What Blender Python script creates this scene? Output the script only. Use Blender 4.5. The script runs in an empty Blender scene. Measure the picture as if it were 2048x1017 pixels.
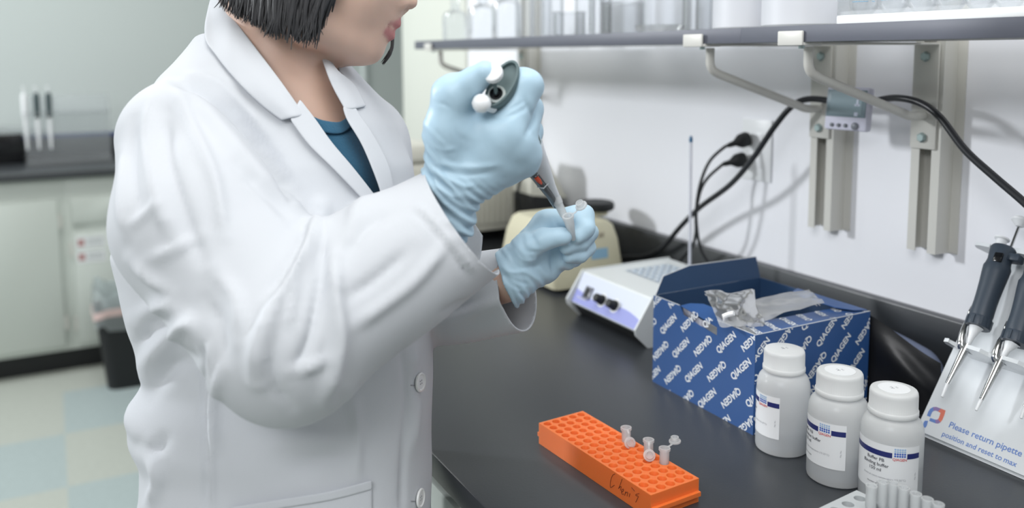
import bpy, bmesh, math, random
import numpy as np
from mathutils import Vector, Matrix
from mathutils.bvhtree import BVHTree
random.seed(7); np.random.seed(7)
PI = math.pi
scene = bpy.context.scene
C = scene.collection

# ------------------------------------------------------------------ camera
W_PX, H_PX = 2048, 1017
F_PX = 1728.73                      # focal length in pixels
PCX, PCY = 1024.0, 300.0            # principal point (the photo is a crop)
CAM = Vector((0, 0, 1.415))
RIGHT = Vector((0.881698, -0.471787, -0.005094))
DOWN = Vector((-0.056587, -0.095022, -0.993866))
FWD = Vector((0.468409, 0.876577, -0.110477))
cd = bpy.data.cameras.new('camera')
cam = bpy.data.objects.new('camera', cd)
C.objects.link(cam)
m3 = Matrix((RIGHT, -DOWN, -FWD)).transposed()
cam.matrix_world = Matrix.Translation(CAM) @ m3.to_4x4()
cd.sensor_width = 36.0
cd.lens = F_PX / W_PX * 36.0
cd.shift_y = (PCY - H_PX / 2) / W_PX
cd.clip_start = 0.02
cd.dof.use_dof = True
cd.dof.focus_distance = 1.0
cd.dof.aperture_fstop = 2.8
scene.camera = cam

# ------------------------------------------------------------------ light
world = bpy.data.worlds.new('room_light'); scene.world = world
world.use_nodes = True
bg = world.node_tree.nodes['Background']
bg.inputs[0].default_value = (0.90, 0.95, 0.93, 1)
bg.inputs[1].default_value = 0.32


def area(name, loc, target, sx, sy, power, col):
    l = bpy.data.lights.new(name, 'AREA')
    l.shape = 'RECTANGLE'; l.size = sx; l.size_y = sy; l.energy = power; l.color = col
    o = bpy.data.objects.new(name, l); C.objects.link(o)
    o.location = loc
    d = Vector(target) - Vector(loc)
    o.rotation_euler = d.to_track_quat('-Z', 'Y').to_euler()
    return o


area('ceiling_light_far', (-3.0, 4.1, 2.72), (1.1, .9, 1.25), 0.35, 0.6, 142, (0.94, 0.97, 1.0))
area('ceiling_light_over', (0.35, 0.3, 2.72), (0.35, 0.5, 0), 1.2, 1.6, 24, (1.0, 1.0, 0.98))
area('fill_light_near', (-1.5, -0.7, 2.72), (-0.2, 0.6, 1.0), 1.2, 1.2, 42, (0.97, 0.98, 1.0))  # added fill lamp, brightens the camera side of the coat and lower body
area('ceiling_light_back', (-0.2, 3.3, 2.72), (-0.2, 3.3, 0), 1.2, 0.7, 24, (0.97, 1.0, 0.98))

vs = scene.view_settings
vs.view_transform = 'Standard'
try: vs.look = 'None'
except Exception: pass
vs.gamma = 1.0; vs.exposure = -0.06; vs.use_curve_mapping = False

# ------------------------------------------------------------------ helpers


def ray(px, py):
    return RIGHT * ((px - PCX) / F_PX) + DOWN * ((py - PCY) / F_PX) + FWD


def at(px, py, d):
    """world point seen at a pixel, d metres along the optical axis"""
    return CAM + ray(px, py) * d


def on_z(px, py, z):
    r = ray(px, py); return CAM + r * ((z - CAM.z) / r.z)


def on_x(px, py, x):
    r = ray(px, py); return CAM + r * (x / r.x)


def on_y(px, py, y):
    r = ray(px, py); return CAM + r * (y / r.y)


def on_plane(px, py, p0, n):
    r = ray(px, py); return CAM + r * ((p0 - CAM).dot(n) / r.dot(n))


def lin(c):
    return tuple((v / 12.92 if v <= .04045 else ((v + .055) / 1.055) ** 2.4) for v in c)


def rgb(r, g, b):
    return lin((r / 255, g / 255, b / 255)) + (1,)


def mat(name, col, rough=.5, metal=0, spec=.5, bump=0, bscale=40, bstretch=(1, 1, 1), var=0, vscale=6,
        alpha=1, trans=0, ior=1.45, sss=0, coat=0, emit=None, estr=0, sheen=0):
    m = bpy.data.materials.new(name); m.use_nodes = True
    nt = m.node_tree; N = nt.nodes; L = nt.links
    p = N['Principled BSDF']
    p.inputs['Base Color'].default_value = col
    p.inputs['Roughness'].default_value = rough
    p.inputs['Metallic'].default_value = metal
    p.inputs['Specular IOR Level'].default_value = spec
    p.inputs['IOR'].default_value = ior
    p.inputs['Alpha'].default_value = alpha
    p.inputs['Transmission Weight'].default_value = trans
    p.inputs['Coat Weight'].default_value = coat
    if sss:
        p.inputs['Subsurface Weight'].default_value = sss
        p.inputs['Subsurface Radius'].default_value = (.012, .008, .006)
        p.inputs['Subsurface Scale'].default_value = 1.0
    if sheen: p.inputs['Sheen Weight'].default_value = sheen
    if emit:
        p.inputs['Emission Color'].default_value = emit; p.inputs['Emission Strength'].default_value = estr
    if bump or var:
        tc = N.new('ShaderNodeTexCoord'); mp = N.new('ShaderNodeMapping')
        mp.inputs['Scale'].default_value = bstretch
        L.new(tc.outputs['Object'], mp.inputs['Vector'])
    if bump:
        nz = N.new('ShaderNodeTexNoise'); nz.inputs['Scale'].default_value = bscale
        nz.inputs['Detail'].default_value = 4
        L.new(mp.outputs[0], nz.inputs['Vector'])
        b = N.new('ShaderNodeBump'); b.inputs['Strength'].default_value = bump; b.inputs['Distance'].default_value = .004
        L.new(nz.outputs['Fac'], b.inputs['Height']); L.new(b.outputs[0], p.inputs['Normal'])
    if var:
        nz2 = N.new('ShaderNodeTexNoise'); nz2.inputs['Scale'].default_value = vscale
        L.new(mp.outputs[0], nz2.inputs['Vector'])
        mr = N.new('ShaderNodeMapRange')
        mr.inputs['To Min'].default_value = 1 - var; mr.inputs['To Max'].default_value = 1 + var
        L.new(nz2.outputs['Fac'], mr.inputs['Value'])
        mx = N.new('ShaderNodeVectorMath'); mx.operation = 'SCALE'
        mx.inputs[0].default_value = col[:3]
        L.new(mr.outputs[0], mx.inputs['Scale']); L.new(mx.outputs[0], p.inputs['Base Color'])
    return m


def clear_mat(name, tint=(.97, .98, .99), haze=.05, rough=.08, col=(.9, .93, .95), rim=.6):
    """clear plastic or glass: thin walls that let light through and shine at the rim"""
    m = bpy.data.materials.new(name); m.use_nodes = True
    nt = m.node_tree; N = nt.nodes; L = nt.links
    N.remove(N['Principled BSDF'])
    out = N['Material Output']
    tr = N.new('ShaderNodeBsdfTransparent'); tr.inputs[0].default_value = (*tint, 1)
    gl = N.new('ShaderNodeBsdfGlossy'); gl.inputs['Roughness'].default_value = rough
    df = N.new('ShaderNodeBsdfDiffuse'); df.inputs[0].default_value = (*col, 1)
    tl = N.new('ShaderNodeBsdfTranslucent'); tl.inputs[0].default_value = (*col, 1)
    lw = N.new('ShaderNodeLayerWeight'); lw.inputs['Blend'].default_value = .25
    m0 = N.new('ShaderNodeMixShader'); m0.inputs[0].default_value = .5
    L.new(df.outputs[0], m0.inputs[1]); L.new(tl.outputs[0], m0.inputs[2])
    m1 = N.new('ShaderNodeMixShader'); m1.inputs[0].default_value = haze
    L.new(tr.outputs[0], m1.inputs[1]); L.new(m0.outputs[0], m1.inputs[2])
    m2 = N.new('ShaderNodeMixShader')
    sc = N.new('ShaderNodeMath'); sc.operation = 'MULTIPLY'; sc.inputs[1].default_value = rim
    L.new(lw.outputs['Fresnel'], sc.inputs[0])
    L.new(sc.outputs[0], m2.inputs[0]); L.new(m1.outputs[0], m2.inputs[1]); L.new(gl.outputs[0], m2.inputs[2])
    L.new(m2.outputs[0], out.inputs['Surface'])
    return m


def milky_mat(name, col, rough=.4, through=.5, clear=.2):
    """translucent plastic: light passes through the wall and scatters"""
    m = mat(name, col, rough); nt = m.node_tree; N = nt.nodes; L = nt.links
    p = N['Principled BSDF']; out = N['Material Output']
    tl = N.new('ShaderNodeBsdfTranslucent'); tl.inputs[0].default_value = col
    tr = N.new('ShaderNodeBsdfTransparent'); tr.inputs[0].default_value = (.96, .97, .97, 1)
    a = N.new('ShaderNodeMixShader'); a.inputs[0].default_value = through
    b = N.new('ShaderNodeMixShader'); b.inputs[0].default_value = clear
    L.new(p.outputs[0], a.inputs[1]); L.new(tl.outputs[0], a.inputs[2])
    L.new(a.outputs[0], b.inputs[1]); L.new(tr.outputs[0], b.inputs[2]); L.new(b.outputs[0], out.inputs['Surface'])
    return m


class MB:
    """collects shapes and links them as one mesh object; every shape may take a material slot"""

    def __init__(self):
        self.bm = bmesh.new()

    def _mi(self, faces, mi):
        for f in faces: f.material_index = mi

    def merge(self, other, mi=0, M=None):
        vm = {}
        for v in other.verts:
            vm[v] = self.bm.verts.new(M @ v.co if M is not None else v.co)
        for f in other.faces:
            try:
                nf = self.bm.faces.new([vm[v] for v in f.verts]); nf.material_index = mi
            except ValueError: pass
        other.free()

    def box(self, c, s, rot=None, bev=0, mi=0, seg=2):
        t = bmesh.new()
        bmesh.ops.create_cube(t, size=1)
        for v in t.verts: v.co = Vector((v.co.x * s[0], v.co.y * s[1], v.co.z * s[2]))
        if bev:
            bmesh.ops.bevel(t, geom=list(t.edges), offset=bev, segments=seg, affect='EDGES', profile=.5)
        M = Matrix.Translation(Vector(c))
        if rot is not None:
            M = M @ (rot if len(rot) == 4 else rot.to_4x4())
        self.merge(t, mi, M); return self

    def box2(self, a, b, **k):
        a = Vector(a); b = Vector(b)
        return self.box((a + b) / 2, [abs(x) for x in (b - a)], **k)

    def rings(self, rings, cap0=True, cap1=True, mi=0, closed=False):
        """skin a list of equal-length point rings"""
        vr = [[self.bm.verts.new(p) for p in r] for r in rings]
        n = len(vr[0])
        pairs = list(zip(vr, vr[1:])) + ([(vr[-1], vr[0])] if closed else [])
        for a, b in pairs:
            for i in range(n):
                j = (i + 1) % n
                try: self.bm.faces.new((a[i], a[j], b[j], b[i])).material_index = mi
                except ValueError: pass
        if not closed:
            if cap0:
                f = self.bm.faces.new(list(reversed(vr[0]))); f.material_index = mi
            if cap1:
                f = self.bm.faces.new(vr[-1]); f.material_index = mi
        return self

    def lathe(self, prof, M=None, seg=32, mi=0, cap0=True, cap1=True):
        """profile of (radius, z) about the local z axis"""
        M = M if M is not None else Matrix()
        R = []
        for r, z in prof:
            r = max(r, 1e-5)
            R.append([M @ Vector((r * math.cos(2 * PI * i / seg), r * math.sin(2 * PI * i / seg), z)) for i in range(seg)])
        return self.rings(R, cap0, cap1, mi)

    def tube(self, pts, r, seg=10, mi=0, cap=True, flat=1.0):
        pts = [Vector(p) for p in pts]
        n = len(pts)
        rs = r if isinstance(r, (list, tuple)) else [r] * n
        T = []
        for i in range(n):
            a = pts[max(i - 1, 0)]; b = pts[min(i + 1, n - 1)]
            T.append((b - a).normalized())
        up = Vector((0, 0, 1)) if abs(T[0].z) < .9 else Vector((1, 0, 0))
        u = T[0].cross(up).normalized(); R = []
        for i in range(n):
            u = (u - T[i] * u.dot(T[i])).normalized(); w = T[i].cross(u)
            R.append([pts[i] + (u * math.cos(2 * PI * k / seg) + w * math.sin(2 * PI * k / seg) * flat) * rs[i] for k in range(seg)])
        return self.rings(R, cap, cap, mi)

    def prism(self, poly, d, mi=0):
        """extrude a polygon of world points by vector d"""
        a = [Vector(p) for p in poly]; b = [p + Vector(d) for p in a]
        return self.rings([a, b], True, True, mi)

    def face(self, pts, mi=0):
        f = self.bm.faces.new([self.bm.verts.new(p) for p in pts]); f.material_index = mi; return self

    def grid(self, P, mi=0):
        V = [[self.bm.verts.new(p) for p in row] for row in P]
        for a, b in zip(V, V[1:]):
            for i in range(len(a) - 1):
                self.bm.faces.new((a[i], a[i + 1], b[i + 1], b[i])).material_index = mi
        return self

    def build(self, name, mats, parent=None, sharp=35, smooth=True):
        me = bpy.data.meshes.new(name)
        bmesh.ops.recalc_face_normals(self.bm, faces=list(self.bm.faces))
        if parent is not None:
            self.bm.transform(WM(parent).inverted())
        self.bm.to_mesh(me); self.bm.free()
        for m in (mats if isinstance(mats, (list, tuple)) else [mats]): me.materials.append(m)
        if smooth:
            me.polygons.foreach_set('use_smooth', [True] * len(me.polygons))
            me.set_sharp_from_angle(angle=math.radians(sharp))
        o = bpy.data.objects.new(name, me); C.objects.link(o)
        if parent is not None: o.parent = parent
        return o


def WM(o):
    M = o.matrix_basis.copy()
    while o.parent is not None:
        o = o.parent; M = o.matrix_basis @ M
    return M


def tag(o, label, cat, group=None, kind=None):
    o['label'] = label; o['category'] = cat
    if group: o['group'] = group
    if kind: o['kind'] = kind
    return o


def thing(name, label, cat, loc=(0, 0, 0), rotz=0, group=None):
    o = bpy.data.objects.new(name, None); C.objects.link(o)
    o.location = loc; o.rotation_euler = (0, 0, rotz); o.empty_display_size = .05
    return tag(o, label, cat, group)


def struct(o):
    o['kind'] = 'structure'; return o


def dup(root, loc=None, rotz=None, label=None, delta=None):
    r = root.copy(); C.objects.link(r)
    if delta is not None: r.location = root.location + Vector(delta)
    if loc is not None: r.location = loc
    if rotz is not None: r.rotation_euler = (0, 0, rotz)
    if label: r['label'] = label
    for ch in list(root.children):
        c = ch.copy(); C.objects.link(c); c.parent = r
        for g in list(ch.children):
            d = g.copy(); C.objects.link(d); d.parent = c
    return r


def axis_matrix(origin, z, x=None):
    z = Vector(z).normalized()
    x = Vector(x) if x is not None else (Vector((0, 0, 1)) if abs(z.z) < .9 else Vector((1, 0, 0)))
    x = (x - z * x.dot(z)).normalized(); y = z.cross(x)
    M = Matrix((x, y, z)).transposed().to_4x4(); M.translation = Vector(origin)
    return M


def smooth_path(pts, n=8):
    """Catmull-Rom through the points"""
    P = [Vector(p) for p in pts]; P = [P[0] * 2 - P[1]] + P + [P[-1] * 2 - P[-2]]
    out = []
    for i in range(1, len(P) - 2):
        for k in range(n):
            t = k / n
            a, b, c, d = P[i - 1], P[i], P[i + 1], P[i + 2]
            out.append(.5 * ((2 * b) + (c - a) * t + (2 * a - 5 * b + 4 * c - d) * t * t + (3 * b - a - 3 * c + d) * t ** 3))
    out.append(P[-2]); return out


def text_bm(s, size, thick=0.0, bold=0.0, shear=0.0):
    """flat lettering as a bmesh in the local xy plane, centred"""
    cu = bpy.data.curves.new('t', 'FONT'); cu.body = s; cu.size = size
    cu.align_x = 'CENTER'; cu.align_y = 'CENTER'; cu.offset = bold; cu.shear = shear
    cu.resolution_u = 3; cu.extrude = thick
    o = bpy.data.objects.new('t', cu); C.objects.link(o)
    dg = bpy.context.evaluated_depsgraph_get()
    me = bpy.data.meshes.new_from_object(o.evaluated_get(dg))
    bm = bmesh.new(); bm.from_mesh(me)
    bpy.data.objects.remove(o); bpy.data.curves.remove(cu); bpy.data.meshes.remove(me)
    return bm
# ------------------------------------------------------------------ materials
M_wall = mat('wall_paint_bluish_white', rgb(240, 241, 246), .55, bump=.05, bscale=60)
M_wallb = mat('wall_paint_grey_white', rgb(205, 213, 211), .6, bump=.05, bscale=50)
M_cream = mat('cream_enamel', rgb(214, 217, 208), .45, var=.02)
M_cab = mat('cabinet_enamel', rgb(203, 209, 203), .4, var=.02)
M_epoxy = mat('black_epoxy_resin', rgb(54, 57, 61), .34, spec=.8, bump=.03, bscale=300, var=.05)
M_black = mat('black_rubber', rgb(28, 30, 32), .55)
M_blackgloss = mat('black_gloss', rgb(18, 19, 22), .18)
M_white = mat('white_plastic', rgb(236, 238, 240), .35)
M_putty = mat('putty_painted_steel', rgb(210, 209, 203), .4, var=.02)
M_shelf = mat('grey_laminate', rgb(98, 101, 112), .45, var=.04, vscale=30)
M_shelfu = mat('shelf_underside', rgb(150, 152, 150), .5)
M_steel = mat('polished_steel', rgb(200, 202, 204), .16, metal=1)
M_zinc = mat('zinc_bolt', rgb(178, 196, 196), .3, metal=.7)
M_glass = clear_mat('clear_glass', tint=(.975, .982, .99), haze=.07, rim=.4, col=(.95, .96, .97))
M_clear = clear_mat('clear_plastic', tint=(.97, .975, .98), haze=.22, rough=.2)
M_frost = clear_mat('frosted_plastic', tint=(.93, .95, .95), haze=.6, rough=.4)


def floor_mat():
    m = bpy.data.materials.new('vinyl_tile_floor'); m.use_nodes = True
    N = m.node_tree.nodes; L = m.node_tree.links; p = N['Principled BSDF']
    tc = N.new('ShaderNodeTexCoord'); mp = N.new('ShaderNodeMapping')
    mp.inputs['Location'].default_value = (.02, .11, 0)
    L.new(tc.outputs['Object'], mp.inputs[0])
    sn = N.new('ShaderNodeVectorMath'); sn.operation = 'SNAP'; sn.inputs[1].default_value = (.457, .457, 10)
    L.new(mp.outputs[0], sn.inputs[0])
    wn = N.new('ShaderNodeTexWhiteNoise'); wn.noise_dimensions = '3D'; L.new(sn.outputs[0], wn.inputs['Vector'])
    cr = N.new('ShaderNodeValToRGB'); cr.color_ramp.interpolation = 'CONSTANT'
    cr.color_ramp.elements[0].color = rgb(174, 178, 170); cr.color_ramp.elements[1].position = .62
    cr.color_ramp.elements[1].color = rgb(162, 174, 174)
    L.new(wn.outputs['Value'], cr.inputs[0])
    nz = N.new('ShaderNodeTexNoise'); nz.inputs['Scale'].default_value = 45; nz.inputs['Detail'].default_value = 6
    L.new(tc.outputs['Object'], nz.inputs[0])
    mr = N.new('ShaderNodeMapRange'); mr.inputs['To Min'].default_value = .9; mr.inputs['To Max'].default_value = 1.1
    L.new(nz.outputs['Fac'], mr.inputs['Value'])
    sc = N.new('ShaderNodeVectorMath'); sc.operation = 'SCALE'
    L.new(cr.outputs[0], sc.inputs[0]); L.new(mr.outputs[0], sc.inputs['Scale'])
    L.new(sc.outputs[0], p.inputs['Base Color']); p.inputs['Roughness'].default_value = .4
    return m


# ------------------------------------------------------------------ setting
XW, YB = 1.17, 4.87          # right wall and back wall planes
ZB = 0.914                   # worktop height
struct(MB().box2((-4, -1.5, -.05), (4.2, YB + .1, 0)).build('floor', floor_mat()))
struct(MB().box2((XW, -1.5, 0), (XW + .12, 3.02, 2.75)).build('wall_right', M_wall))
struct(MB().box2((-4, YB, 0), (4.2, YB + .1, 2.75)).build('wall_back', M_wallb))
struct(MB().box2((XW - .010, 2.48, 0), (XW + .13, 3.03, 2.75), bev=.004).build('trim_1', M_cream))
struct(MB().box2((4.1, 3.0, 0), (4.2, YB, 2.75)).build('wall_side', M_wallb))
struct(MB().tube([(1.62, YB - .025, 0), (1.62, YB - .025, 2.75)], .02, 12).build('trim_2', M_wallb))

# back counter, far left
YC = 4.22
ct = thing('back_counter', 'dark grey counter along the far wall', 'counter', (0, YC, ZB))
MB().box2((-2.2, YC, ZB - .032), (1.05, YB, ZB), bev=.003).build('worktop', M_epoxy, ct)
M_tape = mat('blue_tape', rgb(60, 74, 128), .5)
struct(MB().box2((-2.2, YB - .022, ZB + .0003), (1.05, YB - .0003, ZB + .115), bev=.002).box2((-.26, YB - .026, ZB + .097), (.6, YB - .0222, ZB + .115), mi=1).build('trim_3', [M_epoxy, M_tape]))


def back_cab(x0, x1, label, split):
    t = thing('base_cabinet', label, 'cabinet', ((x0 + x1) / 2, YC + .05, 0), 0, 'cabinets under the far counter')
    b = MB().box2((x0, YC + .045, .1), (x1, YB - .03, ZB - .033), bev=.002)
    b.build('body', M_cab, t)
    MB().box2((x0, YC + .085, 0), (x1, YB - .1, .1)).build('toe_kick', M_black, t)
    g = .026
    if split:
        MB().box2((x0 + g, YC + .022, .675), (x1 - g, YC + .0445, .79), bev=.004).build('drawer_front', M_cab, t)
        d = MB().box2((x0 + g, YC + .022, .125), (x1 - g, YC + .0445, .64), bev=.004).build('door', M_cab, t)
        MB().box2((x0 + g - .014, YC + .026, .19), (x0 + g - .001, YC + .0445, .25)).build('hinge', M_putty, d)
        MB().box2((x0 + g - .014, YC + .026, .53), (x0 + g - .001, YC + .0445, .59)).build('hinge', M_putty, d)
        for k, (z0, z1) in enumerate(((.56, .615), (.495, .55)) if x0 == .03 else ()):
            s = MB().box2((x0 + g + .012, YC + .0205, z0), (x0 + g + .13, YC + .0219, z1))
            s.box2((x0 + g + .018, YC + .020, z0 + .012), (x0 + g + .045, YC + .0206, z1 - .012), mi=1)
            for q in range(3):
                s.box2((x0 + g + .055, YC + .020, z1 - .016 - q * .012), (x0 + g + .12, YC + .0206, z1 - .012 - q * .012), mi=2)
            s.build('warning_sticker', [M_white, mat('sticker_red', rgb(190, 146, 146), .5), mat('sticker_grey', rgb(176, 182, 184), .5)], d)
    else:
        d = MB().box2((x0 + g, YC + .022, .125), (x1 - g, YC + .0445, .79), bev=.004).build('door', M_cab, t)
        MB().box2((x1 - g + .001, YC + .026, .2), (x1 - g + .014, YC + .0445, .26)).build('hinge', M_putty, d)
        MB().box2((x1 - g + .001, YC + .026, .66), (x1 - g + .014, YC + .0445, .72)).build('hinge', M_putty, d)
    return t


back_cab(-.52, .03, 'pale grey-green cabinet with one tall door, left of the waste bin', False)
back_cab(.03, .53, 'pale cabinet with a drawer above a stickered door, behind the waste bin', True)

back_cab(-1.08, -.52, 'pale cabinet with one tall door under the far counter, left of the photo', False)
back_cab(-1.64, -1.08, 'pale drawer cabinet farthest left under the far counter', True)
back_cab(.53, 1.03, 'pale cabinet with one tall door under the far counter, hidden behind the person', False)

# things on the back counter
st = thing('pipette_stand', 'clear acrylic stand on the far counter, three hanging pipettes on it', 'stand', (.05, YC + .3, ZB))
sb = MB(); sy = YC + .34
sb.box2((-.11, sy - .09, ZB), (.25, sy + .09, ZB + .008), bev=.002)
sb.box2((-.11, sy + .03, ZB + .008), (.25, sy + .038, ZB + .32), bev=.002)
sb.build('stand_panel', M_clear, st)
MB().box2((-.11, sy - .06, ZB + .235), (.25, sy + .03, ZB + .247), bev=.002).build('stand_rail', M_clear, st)
for k, px in enumerate((52, 76, 100)):
    p = on_y(px, 250, sy - .045)
    lab = ['pale grey pipette hanging on the far clear stand, nearest the left edge', 'dark-handled pipette in the middle of the far clear stand',
           'dark-handled pipette on the far clear stand, nearest the coat'][k]
    h = thing('pipette', lab, 'pipette', (p.x, sy - .045, ZB + .1), 0, 'pipettes on the far stand')
    zt = ZB + .335
    MB().lathe([(.010, zt - .115), (.013, zt - .10), (.014, zt - .02), (.010, zt)], Matrix.Translation((p.x, sy - .045, 0)), 14).build('handle', M_white if k == 0 else mat('dark_grip', rgb(70, 84, 86), .5), h)
    MB().lathe([(.004, zt - .26), (.007, zt - .2), (.009, zt - .116)], Matrix.Translation((p.x, sy - .045, 0)), 12).build('shaft', M_white, h)
    MB().lathe([(.003, zt + .0005), (.003, zt + .022), (.008, zt + .024), (.008, zt + .03)], Matrix.Translation((p.x, sy - .045, 0)), 12).build('plunger', M_white, h)
t = MB().box2((.31, YC + .37, ZB), (.62, YC + .42, ZB + .028), bev=.006, seg=2)
tag(t.build('metal_tray', mat('brushed_metal', rgb(190, 198, 205), .35, metal=.3)), 'low silvery tray on the far counter beside the coat', 'tray')
mb = MB().box2((-.42, YC + .42, ZB), (-.12, YC + .58, ZB + .14), bev=.006)
tag(mb.build('storage_case', M_blackgloss), 'black case on the far counter at the left edge of the photo', 'case')
mb = MB().prism([(-.42, YC + .40, ZB + .142), (-.02, YC + .40, ZB + .142), (-.42, YC + .40, ZB + .20)], (0, .2, 0))
tag(mb.build('sloped_cover', M_clear), 'pale sloped cover lying on the black case on the far counter', 'cover')

# waste bin
bx, by = .285, 4.02
tb = thing('waste_bin', 'black plastic waste bin with a clear liner, by the far cabinets', 'bin', (bx, by, 0))


def rrect(w, d, z, r=.05, n=6, tx=bx, ty=by):
    out = []
    for cx, cy, a0 in ((w / 2 - r, d / 2 - r, 0), (-w / 2 + r, d / 2 - r, PI / 2), (-w / 2 + r, -d / 2 + r, PI), (w / 2 - r, -d / 2 + r, 1.5 * PI)):
        for k in range(n):
            a = a0 + k / (n - 1) * PI / 2
            out.append(Vector((tx + cx + r * math.cos(a), ty + cy + r * math.sin(a), z)))
    return out


MB().rings([rrect(.27, .20, 0), rrect(.33, .25, .30), rrect(.335, .255, .335), rrect(.32, .24, .335), rrect(.25, .18, .01)]).build('bin_body', M_black, tb)
ln = [rrect(.345, .265, .30 + 0), rrect(.35, .27, .33), rrect(.345, .262, .40), rrect(.33, .25, .44), rrect(.29, .22, .42), rrect(.27, .2, .3)]
for i, r in enumerate(ln):
    for k, v in enumerate(r):
        v.z += .018 * math.sin(k * 1.3 + i) * (i in (0, 2, 3, 4)) + (.03 * math.sin(k * .26) if i == 0 else 0)
MB().rings(ln, False, False).build('bin_liner', clear_mat('bin_liner_film', tint=(.9, .93, .94), haze=.4, rough=.25, col=(.78, .84, .85)), tb)
rm = [rrect(.352, .272, .335 + .02 * math.sin(0)), rrect(.354, .274, .365), rrect(.348, .268, .366), rrect(.346, .266, .335)]
for r in rm:
    for k, v in enumerate(r): v.z += .02 * math.sin(k * .26 + 2.2) - .01
MB().rings(rm, False, False, closed=True).build('liner_band', mat('pink_band', rgb(205, 180, 176), .5), tb)

# main worktop and its cabinet
XF, XBS = .400, 1.150
wt = thing('worktop', 'black epoxy worktop along the right wall', 'worktop', (XF, 1, ZB))
MB().box2((XF, -.6, ZB - .032), (XW - .001, 2.92, ZB), bev=.0025).build('slab', M_epoxy, wt)
struct(MB().box2((XBS, -.6, ZB + .0003), (XW - .0003, 2.475, ZB + .108), bev=.002).build('trim_4', M_epoxy))
for k, (y0, y1) in enumerate(((.30, .905), (.91, 1.5), (1.505, 2.1), (2.105, 2.9))):
    t = thing('bench_cabinet', ['pale cabinet below the front edge of the black worktop, below the orange rack',
                                'pale cabinet below the black worktop, behind the white coat hem',
                                'pale cabinet below the black worktop behind the person',
                                'farthest pale cabinet below the black worktop'][k], 'cabinet', (XF + .05, (y0 + y1) / 2, 0), 0, 'cabinets below the black worktop')
    MB().box2((XF + .035, y0, .1), (XW - .002, y1, ZB - .033), bev=.002).build('body', M_cab, t)
    MB().box2((XF + .09, y0, 0), (XW - .02, y1, .0995)).build('toe_kick', M_black, t)
    MB().box2((XF + .014, y0 + .02, .70), (XF + .0345, y1 - .02, .855), bev=.004).build('drawer_front', M_cab, t)
    MB().box2((XF + .014, y0 + .02, .12), (XF + .0345, y1 - .02, .67), bev=.004).build('door', M_cab, t)

# ------------------------------------------------------------------ shelf, rails, brackets
M_clip = mat('ivory_plastic', rgb(214, 213, 208), .4)
ZS0, ZS1, XS = 1.4285, 1.4495, .865
for k, (y0, y1, x) in enumerate(((.9315, 2.165, XS), (-.4, .9285, XS - .003))):
    t = thing('wall_shelf', ['grey laminate shelf board carrying the glass bottles, far of the joint', 'grey laminate shelf board carrying the white tray, near of the joint'][k], 'shelf', (x, (y0 + y1) / 2, ZS0))
    MB().box2((x + .0022, y0, ZS0 + .0012), (XW - .075, y1, ZS1), bev=.001).build('board', M_shelfu, t)
    MB().box2((x, y0, ZS0), (x + .002, y1, ZS1 + .0003), bev=.0006).build('edge_band', M_shelf, t)

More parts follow.
